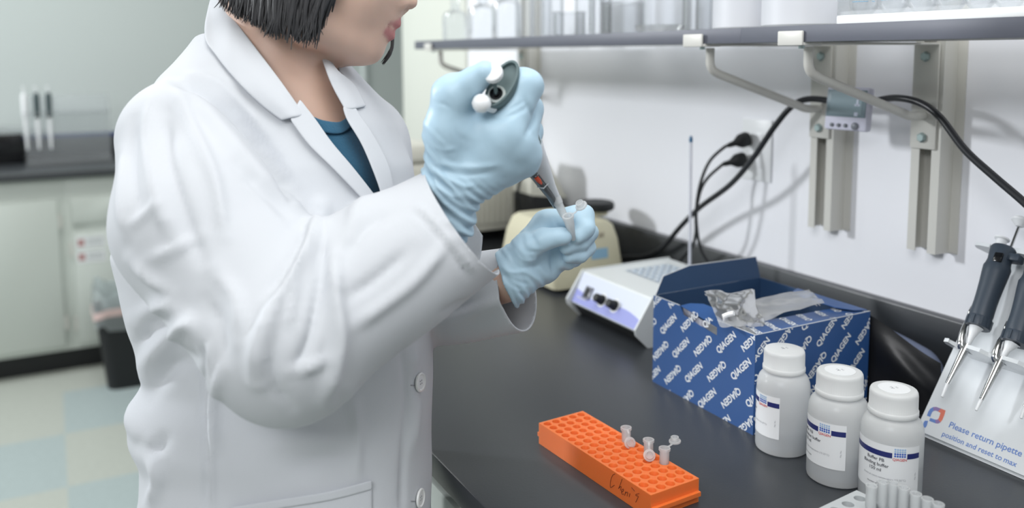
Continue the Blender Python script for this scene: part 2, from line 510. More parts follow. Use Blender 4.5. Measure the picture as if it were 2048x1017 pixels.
for k, (yr, zb, lab) in enumerate(((.832, 1.117, 'nearest the pipette stand'), (1.027, 1.117, 'behind the digital timer'), (2.06, 1.0, 'farthest along the wall, behind the blue glove'))):
    t = thing('wall_rail', 'cream steel slotted channel on the white wall, ' + lab, 'rail', (XW, yr, zb), 0, 'shelf rails')
    m = MB(); zt = 1.95; d = .032
    w = .024
    pr = [(0, w + .012), (-.002, w + .012), (-.002, w), (-d, w), (-d, .010), (-d + .002, .010), (-d + .002, w - .002), (-.004, w - .002), (-.004, -w + .002), (-d + .002, -w + .002), (-d + .002, -.010), (-d, -.010), (-d, -w), (-.002, -w), (-.002, -w - .014), (0, -w - .014)]
    m.prism([(XW + a - .0002, yr + b, zb) for a, b in pr], (0, 0, zt - zb))
    m.build('channel', M_putty, t)
    if k < 2:
        bo = MB().lathe([(.0075, 0), (.0075, .003), (.005, .005), (.001, .005)], axis_matrix((XW - .0045, yr - .0005, zb + .035), (-1, 0, 0)), 16)
        bo.build('screw', M_zinc, t)
    # torn wall paper under the channel
    b = thing('shelf_bracket', 'cream steel shelf bracket with bent tube strut, ' + ['nearest, right of the digital timer', 'left of the digital timer', 'farthest, above the thumb of the raised glove'][k], 'bracket', (XW - .03, yr, 1.27), 0, 'shelf brackets')
    xp = XW - d - .0005
    yb = yr + .003
    m = MB().box2((xp - .004, yb - .021, 1.272), (xp, yb + .021, ZS0 - .002), bev=.0015)
    m.build('plate', M_putty, b)
    MB().box2((XS + .0305, yb - .021, ZS0 - .0035), (xp - .0045, yb + .021, ZS0 - .0005), bev=.001).build('arm', M_putty, b)
    xt = XS + .03
    pts = [(xt, yb, ZS0 - .006), (xt, yb, 1.412), (xt, yb, 1.402), (xt + .0015, yb, 1.395), (xt + .006, yb, 1.3885), (xt + .013, yb, 1.3845), (xt + .022, yb, 1.3808)] + [(xt + .022 + (1.085 - xt - .022) * q / 6, yb, 1.3808 + (1.3275 - 1.3808) * q / 6) for q in range(1, 7)] + [(1.094, yb, 1.3245), (1.104, yb, 1.3222), (1.115, yb, 1.3215), (xp - .003, yb, 1.3215)]
    MB().tube(smooth_path(pts, 4), .0066, 14).build('strut', M_putty, b)
    for z in (1.289, 1.408):
        MB().lathe([(.0075, 0), (.0075, .0035), (.0055, .0055), (.001, .0055)], axis_matrix((xp - .0042, yb, z), (-1, 0, 0)), 6).build('bolt', M_zinc, b)
    cl = MB().box2((XS - .0075, yb - .023, ZS0 - .0045), (XS - .0035, yb + .020, ZS1 - .0065), bev=.0015)
    cl.box2((XS - .0035, yb - .023, ZS0 - .0045), (XS + .03, yb + .020, ZS0 - .0005), bev=.001)
    cl.build('end_clip', M_clip, b)
    MB().lathe([(.004, 0), (.004, .004)], Matrix.Translation((XS + .006, yb - .010, ZS0 - .0086)), 10).build('clip_screw', M_zinc, b)
# ------------------------------------------------------------------ orange tube rack
M_orange = mat('orange_plastic', rgb(236, 118, 56), .36, sss=.25, bump=.04, bscale=200)
M_ink = mat('marker_ink', rgb(70, 30, 24), .6)
RA = Vector((math.cos(.0643), math.sin(.0643), 0)); RB = Vector((math.sin(.0643), -math.cos(.0643), 0))
RO = Vector((.5409, .9184, 0)); SP = .0134; RH = .028


def rk(i, j, z): return RO + RA * (i * SP) + RB * (j * SP) + Vector((0, 0, ZB + z))


def holed_plate(m, P, ni, nj, r, depth, rim=.62, seg=20, cap=True, e=.5):
    """top of a rack: ni x nj round wells in a flat plate; P(i, j, z) gives points"""
    def sq(i, j, a):
        c, s = math.cos(a), math.sin(a); k = .5 / max(abs(c), abs(s)); x, y = k * c, k * s
        if x < 0 and i == 0: x *= rim / .5
        if x > 0 and i == ni - 1: x *= rim / .5
        if y < 0 and j == 0: y *= rim / .5
        if y > 0 and j == nj - 1: y *= rim / .5
        return i + x, j + y
    for i in range(ni):
        for j in range(nj):
            A = [PI / 4 + 2 * PI * k / seg for k in range(seg)]
            outer = [P(*sq(i, j, a), 0) for a in A]
            ch = [P(i + (r + .02) * math.cos(a), j + (r + .02) * math.sin(a), 0) for a in A]
            inn = [P(i + r * math.cos(a), j + r * math.sin(a), -.0004) for a in A]
            bot = [P(i + r * .95 * math.cos(a), j + r * .95 * math.sin(a), -depth) for a in A]
            m.rings([outer, ch, inn, bot], False, cap)


rack = thing('tube_rack', 'orange plastic tube rack with handwriting on its long side, on the black worktop', 'rack', rk(2, 7.5, 0))
m = MB(); R_ = .62
holed_plate(m, lambda i, j, z: rk(i, j, RH + z), 5, 16, .40, .022)
i0, i1, j0, j1 = -R_, 4 + R_, -R_, 15 + R_
cs = [(i0, j0), (i1, j0), (i1, j1), (i0, j1)]
top = [rk(*c, RH) for c in cs]; bot = [rk(*c, .0003) for c in cs]
ins = .0009 / SP
ci = [(i0 + ins * 2, j0 + ins * 2), (i1 - ins * 2, j0 + ins * 2), (i1 - ins * 2, j1 - ins * 2), (i0 + ins * 2, j1 - ins * 2)]
m.rings([bot, top], True, False)
for e in (0, 1):                                   # end ledges
    ja, jb = (j1, j1 + .32) if e else (j0 - .32, j0)
    a = rk(i0 + .05, ja, .010); 
    m.prism([rk(i0 + .05, ja, .009), rk(i1 - .05, ja, .009), rk(i1 - .05, jb, .009), rk(i0 + .05, jb, .009)], (0, 0, .005))
m.build('rack_body', M_orange, rack, sharp=40)
nrm = -RA
side0 = rk(i0, 0, 0) - RA * .0004
zz = lambda x, y: on_plane(1040 + x / 4.6875, 800 + y / 4.6875, side0, nrm)
strokes = [[(890, 697), (870, 708), (852, 750), (845, 800), (850, 825), (868, 815), (885, 803)],
           [(957, 745), (942, 790), (924, 836)], [(926, 832), (942, 815), (948, 822), (942, 852)],
           [(952, 868), (968, 856), (968, 838), (952, 852), (955, 885), (974, 886)],
           [(991, 862), (981, 900)], [(984, 880), (1004, 868), (1010, 876), (1004, 906)],
           [(1031, 880), (1022, 914)], [(1045, 825), (1075, 860)],
           [(1116, 880), (1088, 890), (1086, 900), (1108, 908), (1098, 935), (1084, 964)]]
m = MB()
for s in strokes:
    m.tube(smooth_path([zz(*p) for p in s], 5), .00026, 6)
m.build('handwriting', M_ink, rack)['label'] = 'dark handwriting on the long side'

M_tube = clear_mat('polypropylene_tube', tint=(.95, .96, .96), haze=.5, rough=.25, col=(.96, .97, .98))


def micro_tube(name, label, base, zdir, lid_dir, lid_tilt, group='open tubes standing in the orange rack', L=.039, r=.0056, sc=1.0, strap=.009, fill=None):
    """1.5 ml tube: base is the closed tip, lid hangs open towards lid_dir"""
    zdir = Vector(zdir).normalized()
    t = thing(name, label, 'tube', base, 0, group)
    M = axis_matrix(base, zdir, lid_dir)
    p = [(.0010, 0), (.0020, .0004), (.0028, .002), (r * .93, .019), (r, .021), (r, L - .003), (r + .0012, L - .0028), (r + .0012, L),
         (r - .0009, L), (r - .0010, .021), (.0018, .003), (.0006, .0012)]
    b = MB().lathe(p, M, 24); b.build('tube_body', M_tube, t)
    X = (M.to_3x3() @ Vector((1, 0, 0)))
    hd = (X * math.cos(lid_tilt) + zdir * math.sin(lid_tilt)).normalized()
    h0 = Vector(base) + zdir * (L - .001) + X * (r + .001)
    h1 = h0 + (X * .5 + hd * .5).normalized() * strap * .5
    c = h0 + hd * (strap + r)
    lid = MB()
    nz = X.cross(zdir); ln = hd.cross(nz) * -1
    ln = ln if ln.dot(zdir) > 0 or lid_tilt > 1 else ln
    lid.tube([h0, h1, h0 + hd * strap], [.0016, .0012, .0016], 8, flat=.5)
    ML = axis_matrix(c, ln, hd)
    lid.lathe([(r + .0014, 0), (r + .0016, .0008), (r + .0014, .0018), (r - .0006, .0020), (r - .0008, .0062), (r - .0018, .0062), (r - .002, .0022), (.0001, .0022)], ML, 24)
    lid.build('tube_lid', M_tube, t)
    return t


def px_of(P):
    v = Vector(P) - CAM; d = v.dot(FWD)
    return PCX + F_PX * v.dot(RIGHT) / d, PCY + F_PX * v.dot(DOWN) / d


def near_hole(px, py):
    return min(((i, j) for i in range(5) for j in range(16)), key=lambda h: (Vector(px_of(rk(*h, RH))) - Vector((px, py))).length)


for q, (hx, hy, ld, tl, lab) in enumerate(((1253, 886, (-.30, -.95, 0), -1.15, 'open clear tube in the orange rack, farthest of the three, lid hanging down'),
                                           (1295, 911, (-.55, -.83, 0), -1.0, 'open clear tube in the orange rack, middle of the three, lid hanging down'),
                                           (1330, 928, (.95, .3, 0), .12, 'open clear tube in the orange rack, lid stretched out to the right'))):
    h = near_hole(hx, hy)
    micro_tube('sample_tube', lab, rk(*h, .0068), (.03 * (q - 1), .02, 1), ld, tl)

# ------------------------------------------------------------------ bottles
M_hdpe = milky_mat('milky_polyethylene', rgb(250, 251, 251), .25, .45, .24)
M_cap = milky_mat('white_polypropylene_cap', rgb(250, 251, 251), .3, .4, .08)
M_liq = milky_mat('buffer_liquid', rgb(150, 164, 178), .15, .5, .1)
M_paper = mat('label_paper', rgb(234, 236, 238), .45)
M_navy = mat('navy_print', rgb(38, 46, 108), .4)
M_red = mat('red_print', rgb(205, 60, 66), .5)
M_bdot = mat('blue_dot_print', rgb(52, 96, 190), .5)
M_ldot = mat('pale_dot_print', rgb(160, 190, 224), .5)
M_txt = mat('dark_print', rgb(52, 54, 66), .5)
M_gtxt = mat('grey_print', rgb(150, 152, 158), .5)
BR = .0345


def cyl_wrap(bm_txt, cen, r, phi, z, out):
    """bend flat lettering onto a vertical cylinder; phi is the angle of its middle"""
    bmesh.ops.triangulate(bm_txt, faces=list(bm_txt.faces))
    vm = {}
    for v in bm_txt.verts:
        a = phi + v.co.x / r
        vm[v] = (cen[0] + r * math.cos(a), cen[1] + r * math.sin(a), z + v.co.y)
    return vm


def bottle(pxy, label, Rdeg, lines, capsticker, level, rs=1.0, hs=1.04):
    BR = .0345 * rs
    P = on_z(*pxy, ZB); P.z = ZB
    t = thing('reagent_bottle', label, 'bottle', P, 0, 'white reagent bottles beside the blue box')
    T = Matrix.Translation(P) @ Matrix.Diagonal((rs, rs, hs, 1))
    prof = [(.024, .0004), (.0315, .0006), (.0338, .0022), (.0345, .005), (.0345, .079), (.0338, .0855), (.0312, .0920), (.0275, .0960), (.0250, .0980), (.0250, .103)]
    MB().lathe(prof, T, 56).build('bottle_body', M_hdpe, t)
    lq = [(.024, .002), (.0325, .008), (.0325, level), (.0001, level)]
    MB().lathe(lq, T, 40).build('liquid', M_liq, t)
    m = MB(); seg = 120; R = []
    for r, z, kn in ((.0270, .0995, 0), (.0276, .1000, 0), (.0276, .1040, 0), (.0268, .1050, 0), (.0266, .1055, 1), (.0264, .1205, 1), (.0260, .1232, 0), (.0250, .1250, 0), (.0236, .1255, 0)):
        R.append([T @ Vector(((r - (.0006 if kn and k % 2 else 0)) * math.cos(2 * PI * k / seg), (r - (.0006 if kn and k % 2 else 0)) * math.sin(2 * PI * k / seg), z)) for k in range(seg)])
    m.rings(R, True, True)
    cp = m.build('cap', M_cap, t, sharp=60)
    if capsticker:
        MB().lathe([(.0175, .1256), (.0175, .1259)], T, 40).build('cap_sticker', M_paper, cp)
    sm = MB()
    for s in ([(-.004, .002), (-.002, .004), (-.001, 0), (-.004, -.001), (.0, -.002)], [(.002, .002), (.004, .003), (.003, -.001), (.005, 0)]):
        tocam = math.atan2(-P.y, -P.x)
        pts = [T @ (Matrix.Rotation(tocam + PI / 2 + .4, 4, 'Z') @ Vector((a, b, .1260))) for a, b in s]
        sm.tube(pts, .00022, 5)
    sm.build('cap_scribble', M_gtxt, cp)
    th0 = math.atan2(CAM.y - P.y, CAM.x - P.x)         # towards the camera; image-right is +angle here
    rd = math.radians
    ph = lambda deg: th0 + rd(deg)
    lb = MB()

    def patch(a0, a1, z0, z1, r, mi, n=24):
        lb.grid([[Vector((P.x + r * math.cos(ph(a0 + (a1 - a0) * k / n)), P.y + r * math.sin(ph(a0 + (a1 - a0) * k / n)), z)) for k in range(n + 1)] for z in (ZB + z0, ZB + z1)], mi)
    zt, zb = .0775, .0240
    patch(Rdeg - 150, Rdeg, zb, zt, BR + .0003, 0, 40)
    patch(Rdeg - 150, Rdeg - 54, zt - .0135, zt - .0075, BR + .0005, 1)
    patch(Rdeg - 27.5, Rdeg - 1, zt - .0135, zt - .0075, BR + .0005, 1, 10)

    def dots(a, z, mi):
        r = BR + .0006; n = 8
        pts = [Vector((P.x + r * math.cos(ph(a) + .0011 / r * math.cos(2 * PI * k / n)), P.y + r * math.sin(ph(a) + .0011 / r * math.cos(2 * PI * k / n)), ZB + z + .0011 * math.sin(2 * PI * k / n))) for k in range(n)]
        lb.face(pts, mi)
    for c in range(5):
        for q in range(4):
            dots(Rdeg - 49 + c * 4.3, zt - .0030 - q * .0025, 3 if q > 1 else 4)

    def text(s, size, deg, z, mi, bold=0.0, rot=0):
        b = text_bm(s, size, bold=bold)
        if rot: b.transform(Matrix.Rotation(rot, 4, 'Z'))
        bmesh.ops.triangulate(b, faces=list(b.faces))
        r = BR + .0006; vm = {}
        for v in b.verts:
            a = ph(deg) + v.co.x / r
            vm[v] = lb.bm.verts.new((P.x + r * math.cos(a), P.y + r * math.sin(a), ZB + z + v.co.y))
        for f in b.faces:
            try: lb.bm.faces.new([vm[v] for v in f.verts]).material_index = mi
            except ValueError: pass
        b.free()
    text('QIAGEN', .0040, Rdeg - 40.5, zt - .0145, 2, .00005)
    for k, s in enumerate(lines):
        text(s, .0052, Rdeg - 84, zt - .0178 - k * .0058, 5, .00005)
    text('Store at room temperature (15-25°C)', .0030, Rdeg - 68, .040, 6)
    text('Number of tests', .0026, Rdeg - 84, .0320, 5)
    text('Mat. No.', .0024, Rdeg - 9, .044, 6, 0, PI / 2)
    lb.build('label', [M_paper, M_navy, M_red, M_bdot, M_ldot, M_txt, M_gtxt], t, sharp=60)
    return t


bottle((1563, 896), 'white bottle with plain cap nearest the blue box, its label turned left', -6, ['Buffer P2', 'Lysis buffer', '150 ml'], False, .030, .945)
bottle((1672, 954), 'middle white bottle of three, cap sticker, label reading buffer half turned away', 16, ['Buffer N3', 'Neutralization buffer', '150 ml'], True, .036, .985)
bottle((1778, 1001), 'white bottle nearest the pipette stand, label reading Buffer PB', 56, ['Buffer PB', 'Binding buffer', '150 ml'], True, .05, .955)

# ------------------------------------------------------------------ blue box
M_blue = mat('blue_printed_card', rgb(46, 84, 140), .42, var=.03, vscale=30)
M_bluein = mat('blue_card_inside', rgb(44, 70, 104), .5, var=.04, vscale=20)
M_letter = mat('white_lettering', rgb(226, 230, 234), .5)
M_edge = mat('worn_card_edge', rgb(206, 210, 214), .7)
BX0, BX1, BY0, BY1, BZ = .791, 1.008, .812, 1.027, .1355
box = thing('cardboard_box', 'open blue cardboard box printed with white lettering, behind the white bottles', 'box', ((BX0 + BX1) / 2, (BY0 + BY1) / 2, ZB))


def lettered(face_o, U, V, n, w, h, poly, lat_o, la, lb_, size, ang, flip0=0):
    """lettering lattice clipped to a panel of width w, height h; poly = extra clip lines (point, normal)"""
    out = bmesh.new()
    for i in range(-9, 10):
        for j in range(-9, 10):
            c = lat_o + la * i + lb_ * j
            if not (-.03 < c.x < w + .03 and -.03 < c.y < h + .03): continue
            b = text_bm('QIAGEN', size, bold=.0004)
            b.transform(Matrix.Translation((c.x, c.y, 0)) @ Matrix.Rotation(ang + (PI if (j + flip0) % 2 else 0), 4, 'Z'))
            for co, no in [((.0005, 0, 0), (-1, 0, 0)), ((w - .0005, 0, 0), (1, 0, 0)), ((0, .0005, 0), (0, -1, 0)), ((0, h - .0005, 0), (0, 1, 0))] + poly:
                g = list(b.verts) + list(b.edges) + list(b.faces)
                if g: bmesh.ops.bisect_plane(b, geom=g, plane_co=co, plane_no=no, clear_outer=True)
            if b.verts:
                vm = {v: out.verts.new(v.co) for v in b.verts}
                for f in b.faces:
                    try: out.faces.new([vm[v] for v in f.verts])
                    except ValueError: pass
            b.free()
    M = Matrix((U, V, n)).transposed().to_4x4(); M.translation = face_o + n * .0003
    out.transform(M)
    return out


Uy = Vector((0, -1, 0)); Ux = Vector((1, 0, 0)); Uz = Vector((0, 0, 1)); TH = .0014
# left panel (faces -x) with a notch; panel coordinates u = -y from the far corner, v = z
wy, wx = BY1 - BY0, BX1 - BX0
fo = Vector((BX0, BY1, ZB))


def pu(px, py):
    p = on_x(px, py, BX0); return Vector((BY1 - p.y, p.z - ZB))


zq = lambda x, y: pu(1290 + x / 3.178, 560 + y / 3.178)
lo = zq(310, 592); la = zq(395, 755) - zq(310, 592); lb2 = (zq(610, 570) - zq(310, 592)) / 2
dtx = zq(578, 345) - zq(465, 455)
ANG = math.atan2(dtx.y, dtx.x); TSZ = dtx.length / 3.75
m = MB()
notch = [(0, 0), (wy, 0), (wy, BZ), (.142, BZ), (.142, BZ - .022), (.070, BZ - .012), (.063, BZ - .002), (.060, BZ), (0, BZ)]
m.prism([fo + Uy * a + Uz * b for a, b in notch], Vector((TH, 0, 0)))
m.merge(lettered(fo, Uy, Uz, Vector((-1, 0, 0)), wy, BZ, [], lo, la, lb2, TSZ, ANG), 1)
m.box2((BX0 + .0001, BY1 - .061, ZB + BZ), (BX0 + TH, BY1, ZB + BZ + .0006), mi=2)
m.box2((BX0 + .0001, BY0, ZB + BZ), (BX0 + TH, BY1 - .142, ZB + BZ + .0006), mi=2)
m.box2((BX0 - .0004, BY0 - .0004, ZB + .001), (BX0 + .0006, BY0 + .0004, ZB + BZ), mi=0)
pl = m.build('side_panel', [M_blue, M_letter, M_edge], box)
MB().grid([[fo + Uy * (.066 + .05 * a / 6) + Uz * (BZ - .011 - .0016 * a + .011 * b) + Vector((.003 + .003 * math.sin(a), 0, 0)) for a in range(7)] for b in (-.2, .5, 1)]).build('holographic_sticker', mat('holographic_film', rgb(172, 172, 182), .25, metal=.5, var=.25, vscale=60), pl)
# near panel (faces -y)
fo2 = Vector((BX0, BY0, ZB))
m = MB().prism([fo2 + Ux * a + Uz * b for a, b in ((TH, 0), (wx, 0), (wx, BZ), (TH, BZ))], Vector((0, TH, 0)))
m.merge(lettered(fo2, Ux, Uz, Vector((0, -1, 0)), wx, BZ, [], Vector((lo.x - .03, lo.y + .01)), la, lb2, TSZ, ANG), 1)
m.box2((BX0 + .002, BY0 + .0001, ZB + BZ), (BX1, BY0 + TH, ZB + BZ + .0007), mi=2)
m.build('front_panel', [M_blue, M_letter, M_edge], box)
# far and right panels, bottom
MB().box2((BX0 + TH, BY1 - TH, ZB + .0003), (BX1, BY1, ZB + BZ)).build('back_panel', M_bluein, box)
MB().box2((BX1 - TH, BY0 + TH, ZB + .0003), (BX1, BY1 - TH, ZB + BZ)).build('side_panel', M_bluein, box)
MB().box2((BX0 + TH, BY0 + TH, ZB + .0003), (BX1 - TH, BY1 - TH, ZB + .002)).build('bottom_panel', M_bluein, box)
# flaps
n = Vector((0, .22, 1)).normalized()
f0 = Vector((BX0, BY1 - .0005, ZB + BZ + .0003))
poly = [f0 + Ux * .004, f0 + Ux * (wx - .001), f0 + Ux * (wx - .004) + n * .034, f0 + Ux * .075 + n * .036, f0 + Ux * .022 + n * .026]
m = MB().prism(poly, Vector((0, .0012, 0)))
m.tube([poly[1] * .0 + poly[2] + Vector((0, .0006, 0)), poly[3] + Vector((0, .0006, 0)), poly[4] + Vector((0, .0006, 0)), poly[0] + Vector((0, .0006, 0))], .0008, 6, mi=1)
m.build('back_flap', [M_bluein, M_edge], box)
# near flap folded inward, lettered on top
V2 = Vector((0, 1, -.10)).normalized(); nf = Ux.cross(V2)
f1 = Vector((BX0, BY0 + TH, ZB + BZ + .0004))
fp = [(.004, 0), (wx - .002, 0), (wx - .014, .044), (.030, .052), (.022, .030)]
m = MB().prism([f1 + Ux * a + V2 * b for a, b in fp], nf * -.001)
m.merge(lettered(f1, Ux, V2, nf, wx, .05, [((.03, .052, 0), (-.052, .026, 0)), ((wx - .002, 0, 0), (.044, .012, 0)), ((.03, .0515, 0), (.008, .19, 0))], Vector((.05, .02)), Vector((.017, -.05)), Vector((.0355, .006)), TSZ, 1.15), 1)
m.build('front_flap', [M_blue, M_letter], box)
# tuck tab at the left panel and rounded tab at the right panel
f2 = Vector((BX0 + TH, BY1 - .062, ZB + BZ - .004))
m = MB().prism([f2 + Vector((a, -b, c)) for a, b, c in ((0, 0, .004), (.014, .004, .0065), (.026, .02, .008), (.030, .045, .006), (.026, .072, .002), (.0, .08, -.006))], Vector((.0003, 0, -.001)))
m.build('tuck_tab', M_blue, box)
f3 = Vector((BX1 - TH, BY0 + .004, ZB + BZ + .0004))
m = MB().prism([f3 + Vector((-a, b, c)) for a, b, c in ((0, 0, .0012), (.02, .006, .002), (.032, .03, .002), (.032, .09, .002), (.02, .12, .002), (0, .13, .0012))], Vector((0, 0, -.001)))
m.build('side_flap', M_blue, box)

# crumpled clear bags lying in the box
M_film = clear_mat('clear_bag_film', tint=(.98, .985, .99), haze=.30, rough=.1, col=(.98, .985, .99), rim=.7)


def bag(label, corners, ca, n=26, mm=18, seed=0, amp=.003):
    """closed pouch of film between four corner points"""
    rn = np.random.RandomState(seed); ph_ = rn.rand(12) * 6.28; fr = rn.rand(12) * 10 + 3
    A, B, Cc, D = [Vector(c) for c in corners]
    nn = (B - A).cross(D - A).normalized()

    def hgt(u, v): return sum(math.sin(fr[k] * u + fr[k + 4] * v + ph_[k]) for k in range(4)) * amp * .6 + amp * .7 * abs(math.sin(11 * u + 7 * v + ph_[5])) - amp * .5 * abs(math.sin(9 * v - 8 * u + ph_[6]))
    m = MB()
    for sgn in (1, -1):
        P = []
        for j in range(mm + 1):
            row = []
            for i in range(n + 1):
                u, v = i / n, j / mm
                puff = (16 * u * (1 - u) * v * (1 - v)) ** .5 * ca
                w = 1 if 0 < i < n and 0 < j < mm else 0
                row.append(A.lerp(B, u).lerp(D.lerp(Cc, u), v) + nn * (hgt(u, v) * (1 + .5 * w * sgn) + sgn * puff * w))
            P.append(row)
        m.grid(P)
    bmesh.ops.remove_doubles(m.bm, verts=list(m.bm.verts), dist=1e-5)
    for i in (.07, .11):
        zt_ = [A.lerp(B, u / 20).lerp(D.lerp(Cc, u / 20), i) + nn * (hgt(u / 20, i) + ca * .5) for u in range(21)]
        m.tube(zt_, .0008, 6)
    o = m.build('plastic_bag', M_film, None, sharp=60)
    return tag(o, label, 'bag', 'clear bags in the blue box')


bag('clear zip bag standing up in the blue box, nearest its notched side', [at(1408, 584, 1.20), at(1508, 582, 1.24), at(1530, 655, 1.17), at(1440, 652, 1.14)], .006, seed=3, amp=.0022)
bag('clear zip bag lying across the blue box, its corner pointing to the wall', [at(1618, 578, 1.24), at(1650, 606, 1.20), at(1500, 645, 1.185), at(1490, 603, 1.24)], .005, seed=5, amp=.0022)
bag('clear bag sunk in the blue box under the other bags', [(.81, .99, ZB + .088), (.985, .99, ZB + .09), (.985, .84, ZB + .085), (.81, .84, ZB + .085)], .012, seed=9)
tag(MB().tube(smooth_path([at(1446, 634, 1.16), at(1456, 630, 1.155), at(1468, 627, 1.15)], 4), .0035, 10).build('cotton_plug', M_white), 'small white plug lying on the bags in the blue box', 'plug')
# ------------------------------------------------------------------ pipette stand on the right
ST0 = Vector((.982, .712, ZB + .006)); SV = Vector((.093, 0, .135)).normalized(); SU = Vector((0, -1, 0)); SN = SU.cross(SV)
SN = SN if SN.x < 0 else -SN
sp = lambda px, py, w=0: on_plane(px, py, ST0 + SN * w, SN)
suv = lambda P: Vector(((P - ST0).dot(SU), (P - ST0).dot(SV)))
pt = lambda u, v, w=0: ST0 + SU * u + SV * v + SN * w
M_acr = mat('white_acrylic', rgb(226, 230, 233), .14, coat=.4)
stand = thing('pipette_stand', 'white acrylic easel stand with printed reminder, pipettes hanging on it, on the black worktop', 'stand', (1.03, .55, ZB))
VT = suv(sp(1990, 488)).y; UW = .40
m = MB()
m.prism([pt(0, 0, 0), pt(UW, 0, 0), pt(UW, VT, 0), pt(0, VT, 0)], SN * -.006)
m.build('panel', M_acr, stand)
e = pt(0, VT, -.0065)
m = MB().prism([(e.x, .712, e.z), (1.135, .712, ZB + .0004), (1.129, .712, ZB + .0004), (e.x - .006, .712, e.z - .004)], (0, -UW, 0))
m.build('back_leg', M_acr, stand)
m = MB().prism([(.9835, .7115, ZB + .0004), (1.129, .7115, ZB + .0004), (1.129, .7115, ZB + .006), (.9875, .7115, ZB + .006)], (0, -UW + .001, 0))
m.build('base', M_acr, stand)


def rail(name, v, w0, w1, uL, slots, sw):
    """notched bar standing out of the panel"""
    xs = [(uL + .006, w0), (uL - .012, w1 - .012), (uL - .010, w1 - .003), (uL - .002, w1)]
    for s in slots:
        xs += [(s - sw - .010, w1), (s - sw, w1 - .012), (s - sw, w1 - .024), (s + sw, w1 - .024), (s + sw, w1 - .012), (s + sw + .004, w1)]
    xs += [(UW, w1), (UW, w0)]
    return MB().prism([pt(u, v, w) for u, w in xs], SV * .005).build(name, M_acr, stand, sharp=30)


w1 = .045
pa, pb = sp(1893, 770, .030), sp(1933, 690, .030)
slots = [suv(sp(x, y, .03)).x for x, y in ((1918, 722), (1985, 748), (2062, 778))]
vL = suv(sp(1893, 684, w1)).y
rail('lower_rail', vL, .0003, w1, suv(sp(1893, 684, w1)).x + .004, slots, .0075)
vU = suv(sp(1985, 490, .03)).y
slotsU = [suv(sp(x, y, .03)).x for x, y in ((2012, 505), (2078, 538), (2150, 575))]
rail('upper_rail', vU - .006, .0003, .034, slotsU[0] - .034, slotsU, .012)

# printing on the panel
M_pblue = mat('blue_print', rgb(112, 142, 204), .3)
M_porange = mat('orange_print', rgb(226, 128, 108), .3)
M_ppurple = mat('purple_print', rgb(150, 128, 176), .3)
pr = MB()
for s, a, b in (('Please return pipette', (1899, 850), (2045, 907)), ('position and reset to', (1885, 868), (2006, 913))):
    A, B = suv(sp(*a, .0003)), suv(sp(*b, .0003))
    bm = text_bm(s, 1.0, bold=.012)
    x0 = min(v.co.x for v in bm.verts); x1 = max(v.co.x for v in bm.verts)
    k = (B.x - A.x) / (x1 - x0)
    yb_ = -.25 if 'P' in s else -.25
    MM = Matrix((SU, SV, SN)).transposed().to_4x4(); MM.translation = pt(A.x, A.y, .0003)
    bm2 = bm.copy()
    bm.transform(MM @ Matrix.Scale(k, 4) @ Matrix.Translation((-x0, .0, 0)))
    pr.merge(bm, 0); bm2.free()
    s2 = ' to its' if 'P' in s else ' max'
    bm = text_bm(s2.strip(), 1.0, bold=.012)
    xx = min(v.co.x for v in bm.verts)
    bm.transform(MM @ Matrix.Scale(k, 4) @ Matrix.Translation((x1 - x0 + .28 - xx, .0, 0)))
    pr.merge(bm, 0)
lq = lambda x, y: sp(1820 + x / 5.083, 780 + y / 5.083, .0003)


def ribbon(a, b, mi):
    for i in range(len(a) - 1):
        pr.face([lq(*a[i]), lq(*a[i + 1]), lq(*b[i + 1]), lq(*b[i])], mi)


outer = [(172, 265), (185, 225), (205, 195), (235, 177), (265, 175), (315, 193), (362, 212), (350, 255), (330, 305), (310, 332), (285, 345), (262, 343), (195, 318)]
inner = [(205, 278), (216, 250), (226, 228), (240, 216), (262, 213), (285, 222), (310, 237), (302, 262), (292, 290), (282, 302), (270, 306), (255, 304), (205, 288)]
for i in range(len(outer) - 1):
    mi = 0 if i < 3 or i > 10 else (2 if i in (3, 4, 9, 10) else 1)
    ribbon(outer[i:i + 2], inner[i:i + 2], mi)
pr.face([lq(*p) for p in ((152, 316), (184, 318), (170, 368), (158, 385), (135, 388), (131, 372), (138, 335))], 0)
pr.build('printing', [M_pblue, M_porange, M_ppurple], stand)['label'] = 'blue lettering and a blue and orange emblem'

M_grip = mat('dark_grey_blue_plastic', rgb(58, 68, 80), .42, var=.05)
M_chrome = mat('chrome', rgb(206, 207, 208), .12, metal=1)


